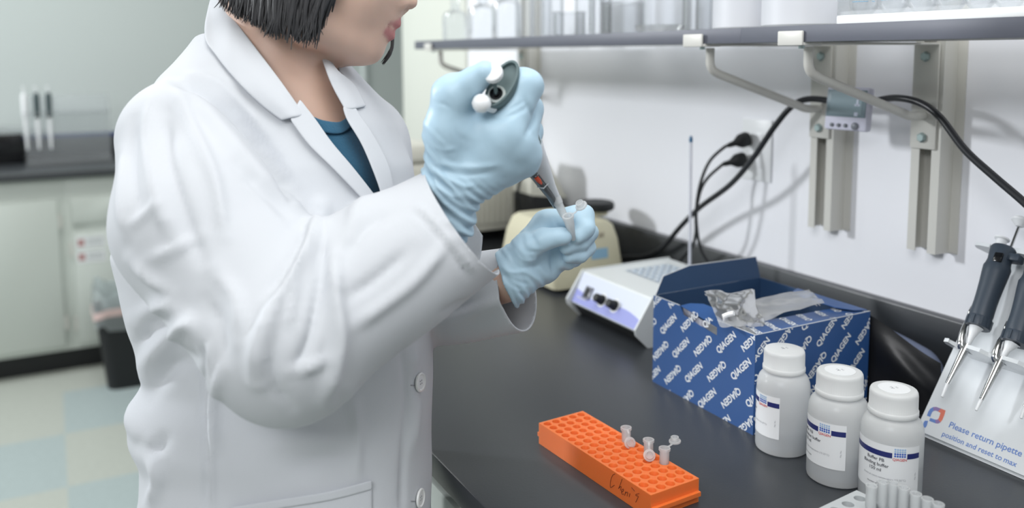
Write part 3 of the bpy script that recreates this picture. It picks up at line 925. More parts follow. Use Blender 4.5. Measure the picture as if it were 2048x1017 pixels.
def lab_pipette(label, pxs, w=.030, seg=20, sc=1.0):
    """pxs: pixels for plunger top, handle top, handle bottom, sleeve top, sleeve bottom, tip end"""
    P = [sp(x, y, w) for x, y in pxs]
    t = thing('pipette', label, 'pipette', P[4], 0, 'pipettes on the white stand')
    A, B = P[2], P[1]; ax = (B - A).normalized(); L = (B - A).length
    side = ax.cross(SN).normalized()
    Mh = axis_matrix(A, ax, SN)
    r = .0142 * sc
    R = []
    for z, k, sx in ((0, .98, 1), (.004, 1.02, 1), (.02, 1.0, 1), (.03, 1.02, 1), (L * .45, 1.08, 1), (L * .62, 1.16, 1.02), (L * .70, 1.18, 1.03), (L * .74, 1.10, 1.0), (L * .80, 1.05, .98), (L * .97, 1.12, 1.02), (L, 1.04, .95)):
        R.append([Mh @ Vector((r * k * math.cos(2 * PI * q / seg) * .92, r * k * sx * math.sin(2 * PI * q / seg), z)) for q in range(seg)])
    m = MB().rings(R)
    # finger hook towards the back and volume window
    hd = MB
    m.box(A + ax * (L * .86) + side * (r * 1.25), (r * 1.1, r * 1.3, L * .10), rot=Mh.to_3x3(), bev=.002)
    h = m.build('handle', M_grip, t)
    MB().box(A + ax * (L * .80) - side * (r * -.35) + SN * (r * .95), (.004, r * .8, L * .13), rot=Mh.to_3x3(), bev=.0015).build('volume_window', M_blackgloss, h)
    m = MB().lathe([(r * 1.03, -.014), (r * 1.05, -.012), (r * 1.05, -.002), (r * 1.0, 0)], Mh, 40)
    for q in range(10):
        a = 2 * PI * q / 10
        m.box(Mh @ Vector((r * 1.05 * math.cos(a), r * 1.05 * math.sin(a), -.0075)), (.002, .003, .011), rot=(Mh.to_3x3() @ Matrix.Rotation(a, 3, 'Z')))
    m.build('collar', M_grip, t)
    C0 = P[3]
    cz = (A - C0); 
    Mc = axis_matrix(C0, cz)
    MB().lathe([(.0034, 0), (.0042, cz.length * .3), (.0078 * sc, cz.length * .62), (.0092 * sc, cz.length - .0135)], Mc, 20).build('nose_cone', M_white, t)
    Ms = axis_matrix(P[4], P[3] - P[4]); Ls = (P[3] - P[4]).length
    MB().lathe([(.0022, 0), (.0030, 0), (.0052, Ls * .75), (.0058, Ls), (.003, Ls)], Ms, 18).build('ejector_sleeve', M_chrome, t)
    arm = smooth_path([P[3] + (P[3] - P[4]).normalized() * -.006 - side * .003, P[3] + SN * .003 - side * .006, P[3] + (A - P[3]) * .45 - side * .0105 + SN * .002, P[3] + (A - P[3]) * .80 - side * .013, A + ax * .004 - side * r * .95 + SN * .002, A + ax * .012 - side * r * 1.0], 5)
    MB().tube(arm, [.0046 + .0016 * math.cos(k / (len(arm) - 1) * PI) for k in range(len(arm))], 12).build('ejector_arm', M_chrome, t)
    Mt = axis_matrix(P[5], P[4] - P[5]); Lt = (P[4] - P[5]).length
    MB().lathe([(.0012, 0), (.0018, .0005), (.0021, Lt * .6), (.0021, Lt)], Mt, 14).build('shaft_tip', M_white, t)
    # buttons
    Mb = axis_matrix(B - side * r * .42, ax)
    MB().lathe([(.0066, -.002), (.0066, .010), (.0095, .0115), (.0095, .0135), (.006, .0145), (.0001, .0145)], Mb, 20).build('ejector_button', M_white, t)
    pl = P[0] - (B + side * r * .6); Mp = axis_matrix(B + side * r * .6, pl); Lp = pl.length
    p = MB().lathe([(.0019, -.002), (.0019, Lp - .006)], Mp, 12).build('plunger_rod', M_chrome, t)
    MB().lathe([(.004, Lp - .012), (.0075, Lp - .009), (.0118, Lp - .005), (.0122, Lp - .003), (.0105, Lp - .0015), (.0095, Lp), (.0001, Lp)], Mp, 24).build('plunger_button', M_white, p)
    return t


lab_pipette('dark-handled pipette on the white stand, nearest the blue box', [(2044, 438), (2008, 496), (1961, 636), (1935, 690), (1895, 768), (1884, 795)])
lab_pipette('dark-handled pipette on the white stand, second from its left edge', [(2122, 470), (2082, 530), (2036, 668), (2004, 716), (1963, 800), (1952, 822)], sc=1.08)
lab_pipette('pipette on the white stand with only its metal tip showing at the right edge', [(2212, 512), (2170, 568), (2122, 712), (2092, 748), (2050, 815), (2042, 838)], sc=1.08)

# ------------------------------------------------------------------ black bag between the box and the stand
M_bag = mat('black_film', rgb(22, 23, 27), .34, bump=.08, bscale=12, bstretch=(1, 1, 3))
a0 = Vector((1.0125, .835, 0)); 
e0 = on_y(1881, 727, .735)
m = MB(); n_, k_ = 22, 14
front = []
for side_ in (0, 1):
    P = []
    for i in range(n_ + 1):
        u = i / n_
        tx = a0.x + (e0.x - a0.x) * u; ty = a0.y + (.735 - a0.y) * u
        tz = (ZB + .132) + (e0.z - ZB - .132) * u + .002 * math.sin(6 * u)
        row = []
        for j in range(k_ + 1):
            v = j / k_
            z = ZB + .0006 + (tz - ZB) * v
            bulge = .010 * math.sin(PI * v) * math.sin(PI * u) + .004 * math.sin(5 * u + 9 * v) * v * (1 - v) * 4 * u * (1 - u) * 4
            off = -.001 - bulge - (1 - v) * .012 * u
            if side_: off = .020 * (1 - v) * math.sin(PI * min(u * 1.1, 1)) + .0004
            row.append(Vector((tx + off * .5 * (1 if side_ == 0 else 1), ty + off * (1 if side_ == 0 else -1) * (1 if side_ == 0 else -1), z)))
        P.append(row)
    m.grid(P)
bmesh.ops.remove_doubles(m.bm, verts=list(m.bm.verts), dist=.0006)
tag(m.build('plastic_sheet', M_bag, None, sharp=60), 'glossy black plastic sheet sloping down beside the blue box, behind the white bottles', 'sheet')
# soft blue grey pouch against the upstand
m = MB(); seg = 22; R = []
qa, qb = on_x(1745, 640, 1.125), on_x(1890, 712, 1.118)
for i in range(15):
    u = i / 14; c = qa.lerp(qb, u); h = .030 * (1 - (max(0, u - .75) / .25) ** 2 * .55)
    if i == 14: h = .004
    if i == 0: h = .012
    R.append([Vector((c.x + .020 * (h / .03) * math.cos(2 * PI * k / seg), c.y, c.z - .034 + h * math.sin(2 * PI * k / seg) + .002 * math.sin(4 * u))) for k in range(seg)])
dz = min(v.z for r in R for v in r) - ZB - .0006
for r in R:
    for v in r:
        if v.z < qa.z: v.z = max(ZB + .0006, v.z - max(dz, 0) * (1 if v.z < c.z + .2 else 0)) if math.sin(0) else v.z
# pull the lower side down to the worktop so that it stands
for r in R:
    zl = min(v.z for v in r); zh = max(v.z for v in r)
    for v in r:
        f = (zh - v.z) / max(zh - zl, 1e-6); v.z = zh - f * (zh - ZB - .0006)
m.rings(R)
tag(m.build('pouch', mat('blue_grey_fabric', rgb(122, 132, 158), .6, bump=.1, bscale=90)), 'soft blue-grey pouch against the black upstand, behind the black sheet', 'pouch')

# ------------------------------------------------------------------ grey tube rack bottom right
M_grack = mat('grey_plastic', rgb(186, 190, 192), .4)
GZ = ZB + .030
gA, gB = on_z(1718.7, 998, GZ), on_z(1695, 1009.5, GZ)
g1 = (gB - gA); g1.z = 0; sp1 = g1.length; g1.normalize(); g2 = Vector((g1.y, -g1.x, 0))
if g2.y > 0: g2 = -g2
t = thing('tube_rack', 'grey tube rack at the bottom right corner, clear tubes standing in it', 'rack', gA - Vector((0, 0, .03)))
m = MB()
holed_plate(m, lambda i, j, z: gA + g1 * ((i - .05) * sp1) + g2 * ((j - .0) * sp1) + Vector((0, 0, z)), 5, 12, .30, .012, rim=.6, cap=True)
i0, i1, j0, j1 = -.6 - .05, 4.6 - .05, -.6, 11.6
cs = [(i0, j0), (i1, j0), (i1, j1), (i0, j1)]
m.rings([[gA + g1 * (a * sp1) + g2 * (b * sp1) + Vector((0, 0, z)) for a, b in cs] for z in (-.0296, 0)], True, False)
m.build('rack_body', M_grack, t)
pos = [(1743, 972), (1766, 964), (1787, 967), (1808, 976), (1832, 988), (1855, 998), (1877, 1008)]
where = ['first from the left', 'second from the left', 'third from the left', 'in the middle of the row of seven', 'third from the right', 'second from the right', 'last on the right']
for k, (x, y) in enumerate(pos):
    rim = on_z(x, y, GZ + .028); b = rim.copy(); b.z = GZ - .011
    tt = thing('clear_tube', 'clear lidless tube in the grey rack, ' + where[k], 'tube', b, 0, 'clear tubes in the grey rack')
    r = .0053; L = .039
    MB().lathe([(.0012, 0), (.0026, .001), (r, .017), (r, L - .002), (r + .0005, L - .002), (r + .0005, L), (r - .001, L), (r - .001, .018), (.0012, .002)], Matrix.Translation(b), 22).build('tube_body', M_tube, tt)

# ------------------------------------------------------------------ heat block
M_hb = mat('grey_white_enamel', rgb(222, 226, 226), .4)
M_panel = mat('lavender_panel', rgb(212, 218, 236), .4)
M_pviolet = mat('violet_print', rgb(146, 152, 214), .4)
hb = thing('dry_block_heater', 'white dry block heater with two black knobs, behind the blue box', 'heater', (.98, 1.27, ZB))
HY0, HY1, HT = 1.150, 1.372, ZB + .086
XT, XM, XBo = .886, .858, .884
fr = [(XT, HT), (XM, ZB + .030), (XBo - .002, ZB + .006), (1.085, ZB + .006), (1.090, HT)]
m = MB().prism([(a, HY0 + .004, b) for a, b in fr], (0, HY1 - HY0 - .008, 0)); m.build('housing', M_hb, hb)
for y in (HY0, HY1 - .004):
    pr_ = [(XT - .002, HT + .002), (XM - .010, ZB + .036), (XM - .008, ZB + .026), (XBo - .008, ZB + .0004), (1.09, ZB + .0004), (1.094, HT + .002)]
    MB().prism([(a, y, b) for a, b in pr_], (0, .0038, 0)).build('end_plate', M_hb, hb)
fa, fb = Vector((XT - .0012, 0, HT - .003)), Vector((XM - .0012, 0, ZB + .031))
dn = (fb - fa).normalized(); on = Vector((-dn.z, 0, dn.x)); on = on if on.x < 0 else -on
q = lambda y, s, w=0: Vector((fa.x, y, fa.z)) + dn * s + on * w
SL = (fb - fa).length
pm = MB().prism([q(HY1 - .006, 0), q(HY0 + .006, 0), q(HY0 + .006, SL), q(HY1 - .006, SL)], on * .0008)
wv = [q(HY1 - .007, SL * .55, .0011)] + [q(HY1 - .007 - (HY1 - HY0 - .014) * k / 12, SL * (.50 + .13 * math.sin(k * .5) + .02 * k), .0011) for k in range(1, 13)]
lo_ = [q(HY1 - .007 - (HY1 - HY0 - .014) * k / 12, SL * .985, .0011) for k in range(13)]
for k in range(12): pm.face([wv[k], wv[k + 1], lo_[k + 1], lo_[k]], 1)
for k in range(5): pm.box(q(HY1 - .022 - .006 * k, SL * .80, .0012), (.0005, .004, .004), mi=2)
pm.build('control_panel', [M_panel, M_pviolet, M_white], hb)
rotp = Matrix((on, Vector((0, 1, 0)), on.cross(Vector((0, 1, 0))))).transposed()
sw = MB().box(q(HY1 - .047, SL * .55, .002), (.005, .021, .024), rot=rotp, bev=.001).build('rocker_switch', mat('grey_switch', rgb(120, 122, 134), .3), hb)
MB().box(q(HY1 - .047, SL * .55, .0050), (.003, .012, .017), rot=rotp @ Matrix.Rotation(.12, 3, 'Y'), bev=.001).build('rocker', M_black, sw)
for y in (HY1 - .094, HY1 - .134):
    k = MB().lathe([(.0095, 0), (.0095, .004), (.0082, .0045), (.0076, .016), (.0066, .0172), (.0001, .0172)], axis_matrix(q(y, SL * .58, .0012), on), 24)
    k.build('knob', M_black, hb)
    dm = MB().lathe([(.013, 0), (.013, .0005), (.010, .0005), (.010, 0)], axis_matrix(q(y, SL * .58, .0009), on), 28, cap0=False, cap1=False).build('knob_dial', M_white, hb)
MB().prism([(XM + .002, HY0 + .004, ZB + .0295), (XBo - .004, HY0 + .004, ZB + .0012), (XBo + .01, HY0 + .004, ZB + .0012), (XBo + .01, HY0 + .004, ZB + .0058), (XM + .008, HY0 + .004, ZB + .0295)], (0, HY1 - HY0 - .008, 0)).build('plinth', M_black, hb)
BXa, BXb, BYa, BYb = .955, 1.058, 1.168, 1.330
m = MB(); ni, nj = 6, 9
holed_plate(m, lambda i, j, z: Vector((BXa + (i + .6) / (ni + .2) * (BXb - BXa), BYb - (j + .6) / (nj + .2) * (BYb - BYa), HT + .0008 + z)), ni, nj, .34, .002, rim=.6, seg=14)
m.build('metal_block', [mat('anodised_block', rgb(176, 190, 204), .35, metal=.5)], hb)
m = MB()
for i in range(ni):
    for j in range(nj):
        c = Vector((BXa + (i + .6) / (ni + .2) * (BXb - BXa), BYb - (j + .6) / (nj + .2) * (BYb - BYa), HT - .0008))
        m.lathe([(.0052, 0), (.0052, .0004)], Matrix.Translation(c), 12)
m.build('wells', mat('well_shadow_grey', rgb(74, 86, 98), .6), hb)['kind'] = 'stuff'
th = on_z(1379, 556, HT + .002)
tp = on_y(1382, 272, th.y)
d = (tp - th)
thm = thing('thermometer', 'glass thermometer with a blue tip standing in the dry block heater', 'thermometer', th)
Mt = axis_matrix(th, d)
MB().lathe([(.0022, 0), (.0028, .004), (.0028, d.length - .014), (.0024, d.length - .012)], Mt, 14).build('stem', mat('thermometer_glass', rgb(226, 228, 238), .15, alpha=.6), thm)
MB().lathe([(.0008, .004), (.0008, d.length * .8)], Mt, 8).build('scale_column', M_white, thm)
MB().lathe([(.0024, d.length - .0119), (.0034, d.length - .010), (.0032, d.length - .004), (.0016, d.length)], Mt, 14).build('blue_tip', mat('blue_tip', rgb(52, 108, 150), .3), thm)

# ------------------------------------------------------------------ cream mini centrifuge
M_mc = mat('cream_plastic', rgb(216, 211, 184), .45)
mc = thing('vortex_mixer', 'cream block-shaped mixer with a black round top, behind the lower glove', 'mixer', (1.0, 1.62, ZB))
R = []
for z, a, b, c, d in ((.008, .908, 1.084, 1.512, 1.76), (.03, .904, 1.086, 1.510, 1.76), (.10, .915, 1.078, 1.520, 1.75), (.130, .924, 1.070, 1.528, 1.74), (.138, .932, 1.062, 1.536, 1.73)):
    rr = .014; ring = []
    for cx, cy, a0 in ((b - rr, d - rr, 0), (a + rr, d - rr, PI / 2), (a + rr, c + rr, PI), (b - rr, c + rr, 1.5 * PI)):
        for k in range(6):
            ang = a0 + k / 5 * PI / 2; ring.append(Vector((cx + rr * math.cos(ang), cy + rr * math.sin(ang), ZB + z)))
    R.append(ring)
MB().rings(R).build('housing', M_mc, mc, sharp=40)
MB().box2((.92, 1.525, ZB + .0004), (1.075, 1.75, ZB + .0078), bev=.002).build('foot', M_black, mc)
c = on_y(1190, 425, 1.62)
MB().lathe([(.03, 0), (.03, .010)], Matrix.Translation((c.x, 1.62, ZB + .1382)), 28).build('drive_collar', M_mc, mc)
MB().lathe([(.040, .0), (.044, .004), (.044, .014), (.040, .018), (.030, .019), (.001, .016)], Matrix.Translation((c.x, 1.62, ZB + .1485)), 36).build('rubber_top', M_black, mc)
P0 = on_y(1203, 509, 1.508)
s = MB().box((P0.x, 1.5155, P0.z), (.042, .0012, .022), rot=Matrix.Rotation(-.1, 3, 'X')).build('blue_sticker', mat('light_blue_paper', rgb(150, 190, 216), .5), mc)
bm = text_bm('MIXER', .014, bold=.0004); P1 = on_y(1200, 472, 1.515)
bm.free()
bm = text_bm('A RE', .013, bold=.0005)
bm.transform(Matrix.Translation((P1.x, 1.5185, P1.z)) @ Matrix.Rotation(PI / 2, 4, 'X'))
lm = MB(); lm.merge(bm); lm.build('lettering', mat('worn_print', rgb(160, 150, 132), .5), mc)

# ------------------------------------------------------------------ ribbed instrument at the far end of the bench
M_inst = mat('cream_instrument', rgb(222, 221, 210), .45)
ri = thing('ribbed_instrument', 'large cream instrument with a ribbed side, on the far end of the black worktop', 'instrument', (.86, 2.25, ZB))
IX0, IX1, IY0, IY1 = .70, 1.138, 2.035, 2.52
MB().box2((IX0, IY0, ZB + .03), (IX1, IY1, ZB + .225), bev=.006).build('housing', M_inst, ri)
MB().box2((IX0 - .008, IY0 - .012, ZB + .2255), (IX1 - .26, IY1 + .008, ZB + .272), bev=.014, seg=3).build('lid', M_inst, ri)
m = MB()
for k in range(23):
    x = IX0 + .03 + k * .0163
    m.box2((x, IY0 - .006, ZB + .05), (x + .0095, IY0 + .002, ZB + .21), bev=.002)
m.build('ribs', M_inst, ri)
for x in (IX0 + .04, IX1 - .04):
    for y in (IY0 + .05, IY1 - .05):
        MB().lathe([(.018, .0004), (.018, .0298)], Matrix.Translation((x, y, ZB)), 16).build('foot', M_black, ri)
IN0 = 1.86
ins = thing('instrument', 'cream and black instrument standing before the ribbed one, against the wall', 'instrument', (1.10, 1.92, ZB))
MB().prism([(q.x, IN0, q.z) for q in (on_y(1066, 392, IN0), on_y(1133, 396, IN0), on_y(1127, 384, IN0), on_y(1090, 312, IN0), on_y(1066, 322, IN0))], (0, .11, 0)).build('top_cover', M_inst, ins)
MB().box2((on_y(1067, 400, IN0).x, IN0 + .003, ZB + .0004), (1.142, IN0 + .108, on_y(1066, 393, IN0).z - .0004), bev=.004).build('housing', M_black, ins)
cp = [on_y(1068, 350, 1.87), on_y(1052, 350, 1.87), on_y(1040, 362, 1.88), on_y(1036, 395, 1.88), on_y(1042, 425, 1.88), on_y(1056, 445, 1.87), on_y(1072, 462, 1.85)]
cp += [Vector((1.06, 1.835, ZB + .006)), Vector((1.09, 1.80, ZB + .006))]
MB().tube(smooth_path(cp, 6), .0042, 10).build('cord', M_black, ins)

# ------------------------------------------------------------------ cords, outlet, timer
oc = on_x(1515, 300, XW)
ot = thing('wall_outlet', 'white double wall outlet with two black plugs, above the blue box', 'outlet', (XW, oc.y, oc.z))
MB().box2((XW - .004, oc.y - .038, oc.z - .058), (XW - .0002, oc.y + .038, oc.z + .058), bev=.0015).build('cover_plate', M_white, ot)
for dz in (-.019, .019):
    MB().box2((XW - .0052, oc.y - .016, oc.z + dz - .014), (XW - .0041, oc.y + .016, oc.z + dz + .014), bev=.0004).build('socket', M_white, ot)


def plug(label, pc, path, r=.0030):
    """moulded plug at the outlet with its cord"""
    t = thing('power_plug', label, 'plug', pc, 0, 'plugs in the wall outlet')
    d = (Vector(path[0]) - pc).normalized(); M = axis_matrix(pc, d, (0, 0, 1))
    R = []
    for z, a, b in ((0, .012, .010), (.004, .014, .012), (.018, .013, .011), (.026, .008, .008), (.030, .0055, .0055), (.044, .0042, .0042)):
        R.append([M @ Vector((a * math.copysign(abs(math.cos(2 * PI * k / 16)) ** .7, math.cos(2 * PI * k / 16)), b * math.copysign(abs(math.sin(2 * PI * k / 16)) ** .7, math.sin(2 * PI * k / 16)), z)) for k in range(16)])
    MB().rings(R).build('plug_body', M_black, t)
    pts = [pc + d * .043] + [Vector(p) for p in path[1:]]
    MB().tube(smooth_path(pts, 8), r, 10).build('cord', M_black, t)
    return t


p1 = on_x(1497, 277, XW - .012); p2 = on_x(1490, 318, XW - .012)
plug('upper black plug in the white wall outlet, its cord curving down', p1,
     [on_x(1455, 292, 1.115), on_x(1447, 296, 1.108), on_x(1420, 322, 1.085), on_x(1403, 360, 1.075), on_x(1394, 405, 1.073), on_x(1393, 450, 1.08), on_x(1402, 500, 1.10), on_x(1425, 548, 1.115), Vector((1.12, 1.29, ZB + .004)), Vector((1.12, 1.34, ZB + .004))])
plug('lower black plug in the white wall outlet, its cord curving down behind the thermometer', p2,
     [on_x(1450, 328, 1.12), on_x(1442, 332, 1.115), on_x(1415, 357, 1.10), on_x(1400, 385, 1.09), on_x(1392, 430, 1.088), on_x(1391, 470, 1.095), on_x(1375, 505, 1.105), Vector((1.118, 1.46, ZB + .0045)), Vector((1.118, 1.56, ZB + .0045))])
cab = [on_x(2110, 465, 1.085), on_x(2048, 405, 1.085), on_x(1990, 355, 1.085), on_x(1930, 300, 1.085), on_x(1880, 235, 1.088), on_x(1840, 206, 1.092), on_x(1790, 196, 1.095), on_x(1735, 204, 1.122), on_x(1680, 204, 1.122), on_x(1620, 198, 1.110), on_x(1585, 212, 1.098), on_x(1548, 255, 1.095), on_x(1505, 318, 1.095), on_x(1460, 370, 1.10), on_x(1400, 415, 1.11), on_x(1360, 455, 1.12), on_x(1325, 495, 1.13), on_x(1290, 512, 1.135), on_x(1240, 515, 1.137)]
ca = MB().tube(smooth_path(cab, 8), .0052, 12)
ca.tube(smooth_path([cab[0], cab[0] + Vector((.0, -.06, -.08)), Vector((1.10, cab[0].y - .16, ZB + .02)), Vector((1.10, cab[0].y - .22, ZB + .0055))], 6), .0052, 12)
tag(ca.build('extension_lead', mat('black_cable', rgb(40, 42, 46), .35)), 'thick black cable draped over the shelf bracket struts along the wall', 'lead')

# timer hung on the middle rail
tc0 = on_x(1698, 218, 1.098)
tr_ = on_x(1738, 215, 1.120)
tm = thing('digital_timer', 'small white digital timer with grey screen hung on the wall rail', 'timer', tc0)
tilt = Matrix.Rotation(.12, 3, 'Z') @ Matrix.Rotation(.10, 3, 'Y')
TW, THh = .074, .068
tx = lambda a, b, c: tc0 + tilt @ Vector((-c, -a, b))
MB().box(tx(0, 0, 0), (.016, TW, THh), rot=tilt, bev=.004).build('case', mat('lavender_white_plastic', rgb(220, 220, 236), .4), tm)
sc_ = MB().box(tx(0, .008, .0085), (.0016, TW * .92, THh * .62), rot=tilt, bev=.0006).build('screen', mat('lcd_grey', rgb(134, 152, 160), .25), tm)
MB().box(tx(0, .008, .0094), (.0006, TW * .74, THh * .50), rot=tilt).build('lcd', mat('lcd_pale', rgb(150, 170, 178), .2), sc_)
m = MB()
for a, b, w, h in ((.020, .004, .003, .010), (.020, .000, .009, .003), (.019, -.014, .006, .006)): m.box(tx(a, b + .006, .0099), (.0004, w, h), rot=tilt)
m.build('screen_symbol', M_panel, sc_)
MB().box(tx(-.020, .0310, .0083), (.0008, .012, .003), rot=tilt).build('print_mark', M_gtxt, tm)
for k, a in enumerate((-.022, -.010, .002, .0185)):
    r = .0030 if k < 3 else .0058
    MB().lathe([(r, 0), (r, .002), (r * .7, .003), (.0001, .003)], axis_matrix(tx(a, -.0265, .008), tilt @ Vector((-1, 0, 0))), 18).build('button', mat('button_grey', rgb(120, 124, 132), .4) if k < 3 else bpy.data.materials['button_grey'], tm)

# ------------------------------------------------------------------ glassware on the shelf
ZT = ZS1 + .0006


def shelf_xy(px, x):
    p = on_x(px, 60, x); return p.x, p.y


def vessel(name, label, cat, px, x, prof, stopper=None, mat_=None, group='clear glassware on the wall shelf', seg=32):
    X, Y = shelf_xy(px, x)
    t = thing(name, label, cat, (X, Y, ZT), 0, group)
    inner = [(max(r - .0022, .0004), z + (.003 if i == 0 else 0)) for i, (r, z) in enumerate(prof)]
    MB().lathe(prof + inner[::-1], Matrix.Translation((X, Y, ZT)), seg, cap0=True, cap1=True).build('vessel_wall', mat_ or M_glass, t)
    if stopper:
        MB().lathe(stopper, Matrix.Translation((X, Y, ZT)), 20).build('stopper', M_glass, t)
    return t


def bottle_prof(r, h, rn):
    return [(r - .002, 0), (r, .003), (r, h * .62), (r * .96, h * .68), (r * .78, h * .76), (rn * 1.2, h * .81), (rn, h * .84), (rn, h), (rn + .003, h)]


def beaker_prof(r, h): return [(r - .003, 0), (r, .004), (r, h - .003), (r + .003, h)]


B_ = lambda r, h: ([(r * .3, h - .001), (r * .42, h + .012), (r * .5, h + .016), (.001, h + .02)])
for px, x, r, h, lab in ((911, 1.00, .036, .105, 'clear glass reagent bottle at the far end of the wall shelf'),
                         (966, .96, .037, .108, 'clear glass reagent bottle, second from the far end of the wall shelf'),
                         (1014, .955, .036, .115, 'clear glass reagent bottle, third from the far end of the wall shelf')):
    vessel('glass_bottle', lab, 'bottle', px, x, bottle_prof(r, h, .013), B_(.036, h))
for px, x, r, h, lab in ((1050, .93, .022, .16, 'narrow tall clear glass cylinder beside the third glass bottle'),
                         (1082, 1.02, .026, .15, 'tall clear glass cylinder behind the narrow one, near the raised thumb'),
                         (1105, .93, .024, .14, 'clear glass cylinder over the raised glove'),
                         (1170, 1.00, .022, .15, 'clear glass cylinder halfway along the wall shelf'),
                         (1200, .92, .022, .13, 'clear glass cylinder left of the wide glass jar'),
                         (1395, .95, .026, .20, 'tall glass measuring cylinder between the flat dish and the white jars'),
                         (1420, 1.02, .026, .20, 'tall glass measuring cylinder next to the white jars')):
    vessel('glass_cylinder', lab, 'cylinder', px, x, beaker_prof(r, h))
for px, x, r, h, lab in ((1138, .95, .034, .05, 'low clear beaker on the wall shelf over the pipetting hand'),
                         (1245, .97, .040, .06, 'wide low glass jar left of the flat glass dish'),
                         (1240, 1.08, .045, .13, 'large clear beaker at the back of the wall shelf'),
                         (1330, 1.05, .050, .16, 'large clear beaker behind the flat glass dish')):
    vessel('glass_beaker', lab, 'beaker', px, x, beaker_prof(r, h))
vessel('glass_dish', 'flat glass dish at the front edge of the wall shelf', 'dish', 1320, .915, [(.030, 0), (.040, .004), (.042, .010), (.043, .012)])
for px, x, r, lab in ((1502, .985, .060, 'white cylindrical jar on the wall shelf, left one of the two'), (1608, .965, .060, 'white cylindrical jar on the wall shelf, right one beside the white tray')):
    X, Y = shelf_xy(px, x)
    t = thing('white_jar', lab, 'jar', (X, Y, ZT), 0, 'white jars on the wall shelf')
    MB().lathe([(r - .004, 0), (r, .004), (r, .19)], Matrix.Translation((X, Y, ZT)), 48).build('jar_body', mat('jar_plastic', rgb(206, 208, 214), .4) if px == 1502 else bpy.data.materials['jar_plastic'], t)
    MB().lathe([(r + .002, .1902), (r + .002, .215), (r - .002, .218)], Matrix.Translation((X, Y, ZT)), 48).build('lid', M_white, t)
# white tray with conical graduated tubes
ty1, ty0 = on_x(1672, 40, .885).y, .30
tr = thing('white_tray', 'white tray with clear end walls carrying graduated flasks, on the near shelf', 'tray', (.98, (ty0 + ty1) / 2, ZT))
MB().box2((.885, ty0, ZT), (1.10, ty1, ZT + .011), bev=.002).build('tray_base', M_white, tr)
MB().box2((.885, ty1 - .004, ZT + .0112), (1.10, ty1 - .001, ZT + .09), bev=.001).box2((.888, ty0, ZT + .0112), (.8895, ty1 - .0045, ZT + .016)).build('clear_wall', M_clear, tr)
M_grad = mat('blue_graduation', rgb(120, 172, 204), .5)
for k in range(6):
    px = 1728 + k * 58
    P = on_x(px, 20, .925)
    lab = ['nearest the white jar', 'second from the white jar', 'third from the white jar', 'fourth from the white jar', 'second from the right edge of the photo', 'at the right edge of the photo'][k]
    t = thing('graduated_flask', 'clear round-bottomed flask with blue graduations, ' + lab, 'flask', (P.x, P.y, ZT + .0115), 0, 'graduated flasks in the white tray')
    T = Matrix.Translation((P.x, P.y, ZT + .0115))
    pf = [(.004, 0), (.010, .001), (.0165, .009), (.0178, .014), (.0178, .070), (.013, .080), (.011, .09)]
    MB().lathe(pf + [(max(r - .001, .0005), z + .0006) for r, z in pf[::-1]], T, 28).build('flask_wall', M_clear, t)
    m = MB(); th0 = math.atan2(-P.y, -P.x)
    for z in (.0165, .0205, .0245, .0285, .0325):
        for a0, a1 in ((-.9, .25), (.5, .75)):
            m.grid([[T @ Vector((.0180 * math.cos(th0 + a0 + (a1 - a0) * i / 8), .0180 * math.sin(th0 + a0 + (a1 - a0) * i / 8), z + dz)) for i in range(9)] for dz in (0, .0007)])
    m.build('graduation', M_grad, t)
# ------------------------------------------------------------------ the person: smooth surfaces from blended solids
CAMM = Matrix((RIGHT, DOWN, FWD)).transposed().to_4x4(); CAMM.translation = CAM     # rigid frame used to author the figure
CR = np.array(CAMM)


def cp(px, py, d):
    return np.array([(px - PCX) / F_PX * d, (py - PCY) / F_PX * d, d])


def smin(a, b, k):
    h = np.clip(.5 + .5 * (b - a) / k, 0, 1)
    return b + (a - b) * h - k * h * (1 - h)


def smax(a, b, k): return -smin(-a, -b, k)


def rc(P, a, b, ra, rb):
    """tapered capsule"""
    a = np.asarray(a, np.float32); ba = np.asarray(b, np.float32) - a
    q = [P[i] - a[i] for i in range(3)]
    t = np.clip((q[0] * ba[0] + q[1] * ba[1] + q[2] * ba[2]) / float(ba @ ba + 1e-12), 0, 1)
    return np.sqrt((q[0] - t * ba[0]) ** 2 + (q[1] - t * ba[1]) ** 2 + (q[2] - t * ba[2]) ** 2) - (ra + (rb - ra) * t)


def chain(P, pts, rs, k):
    d = None
    for i in range(len(pts) - 1):
        e = rc(P, pts[i], pts[i + 1], rs[i], rs[i + 1])
        d = e if d is None else smin(d, e, k)
    return d


def ell(P, c, R, rot=None):
    q = [P[i] - float(c[i]) for i in range(3)]
    if rot is not None:
        q = [sum(float(rot[i][j]) * q[j] for j in range(3)) for i in range(3)]
    k = np.sqrt(sum((q[i] / float(R[i])) ** 2 for i in range(3)))
    return (k - 1) * min(R)


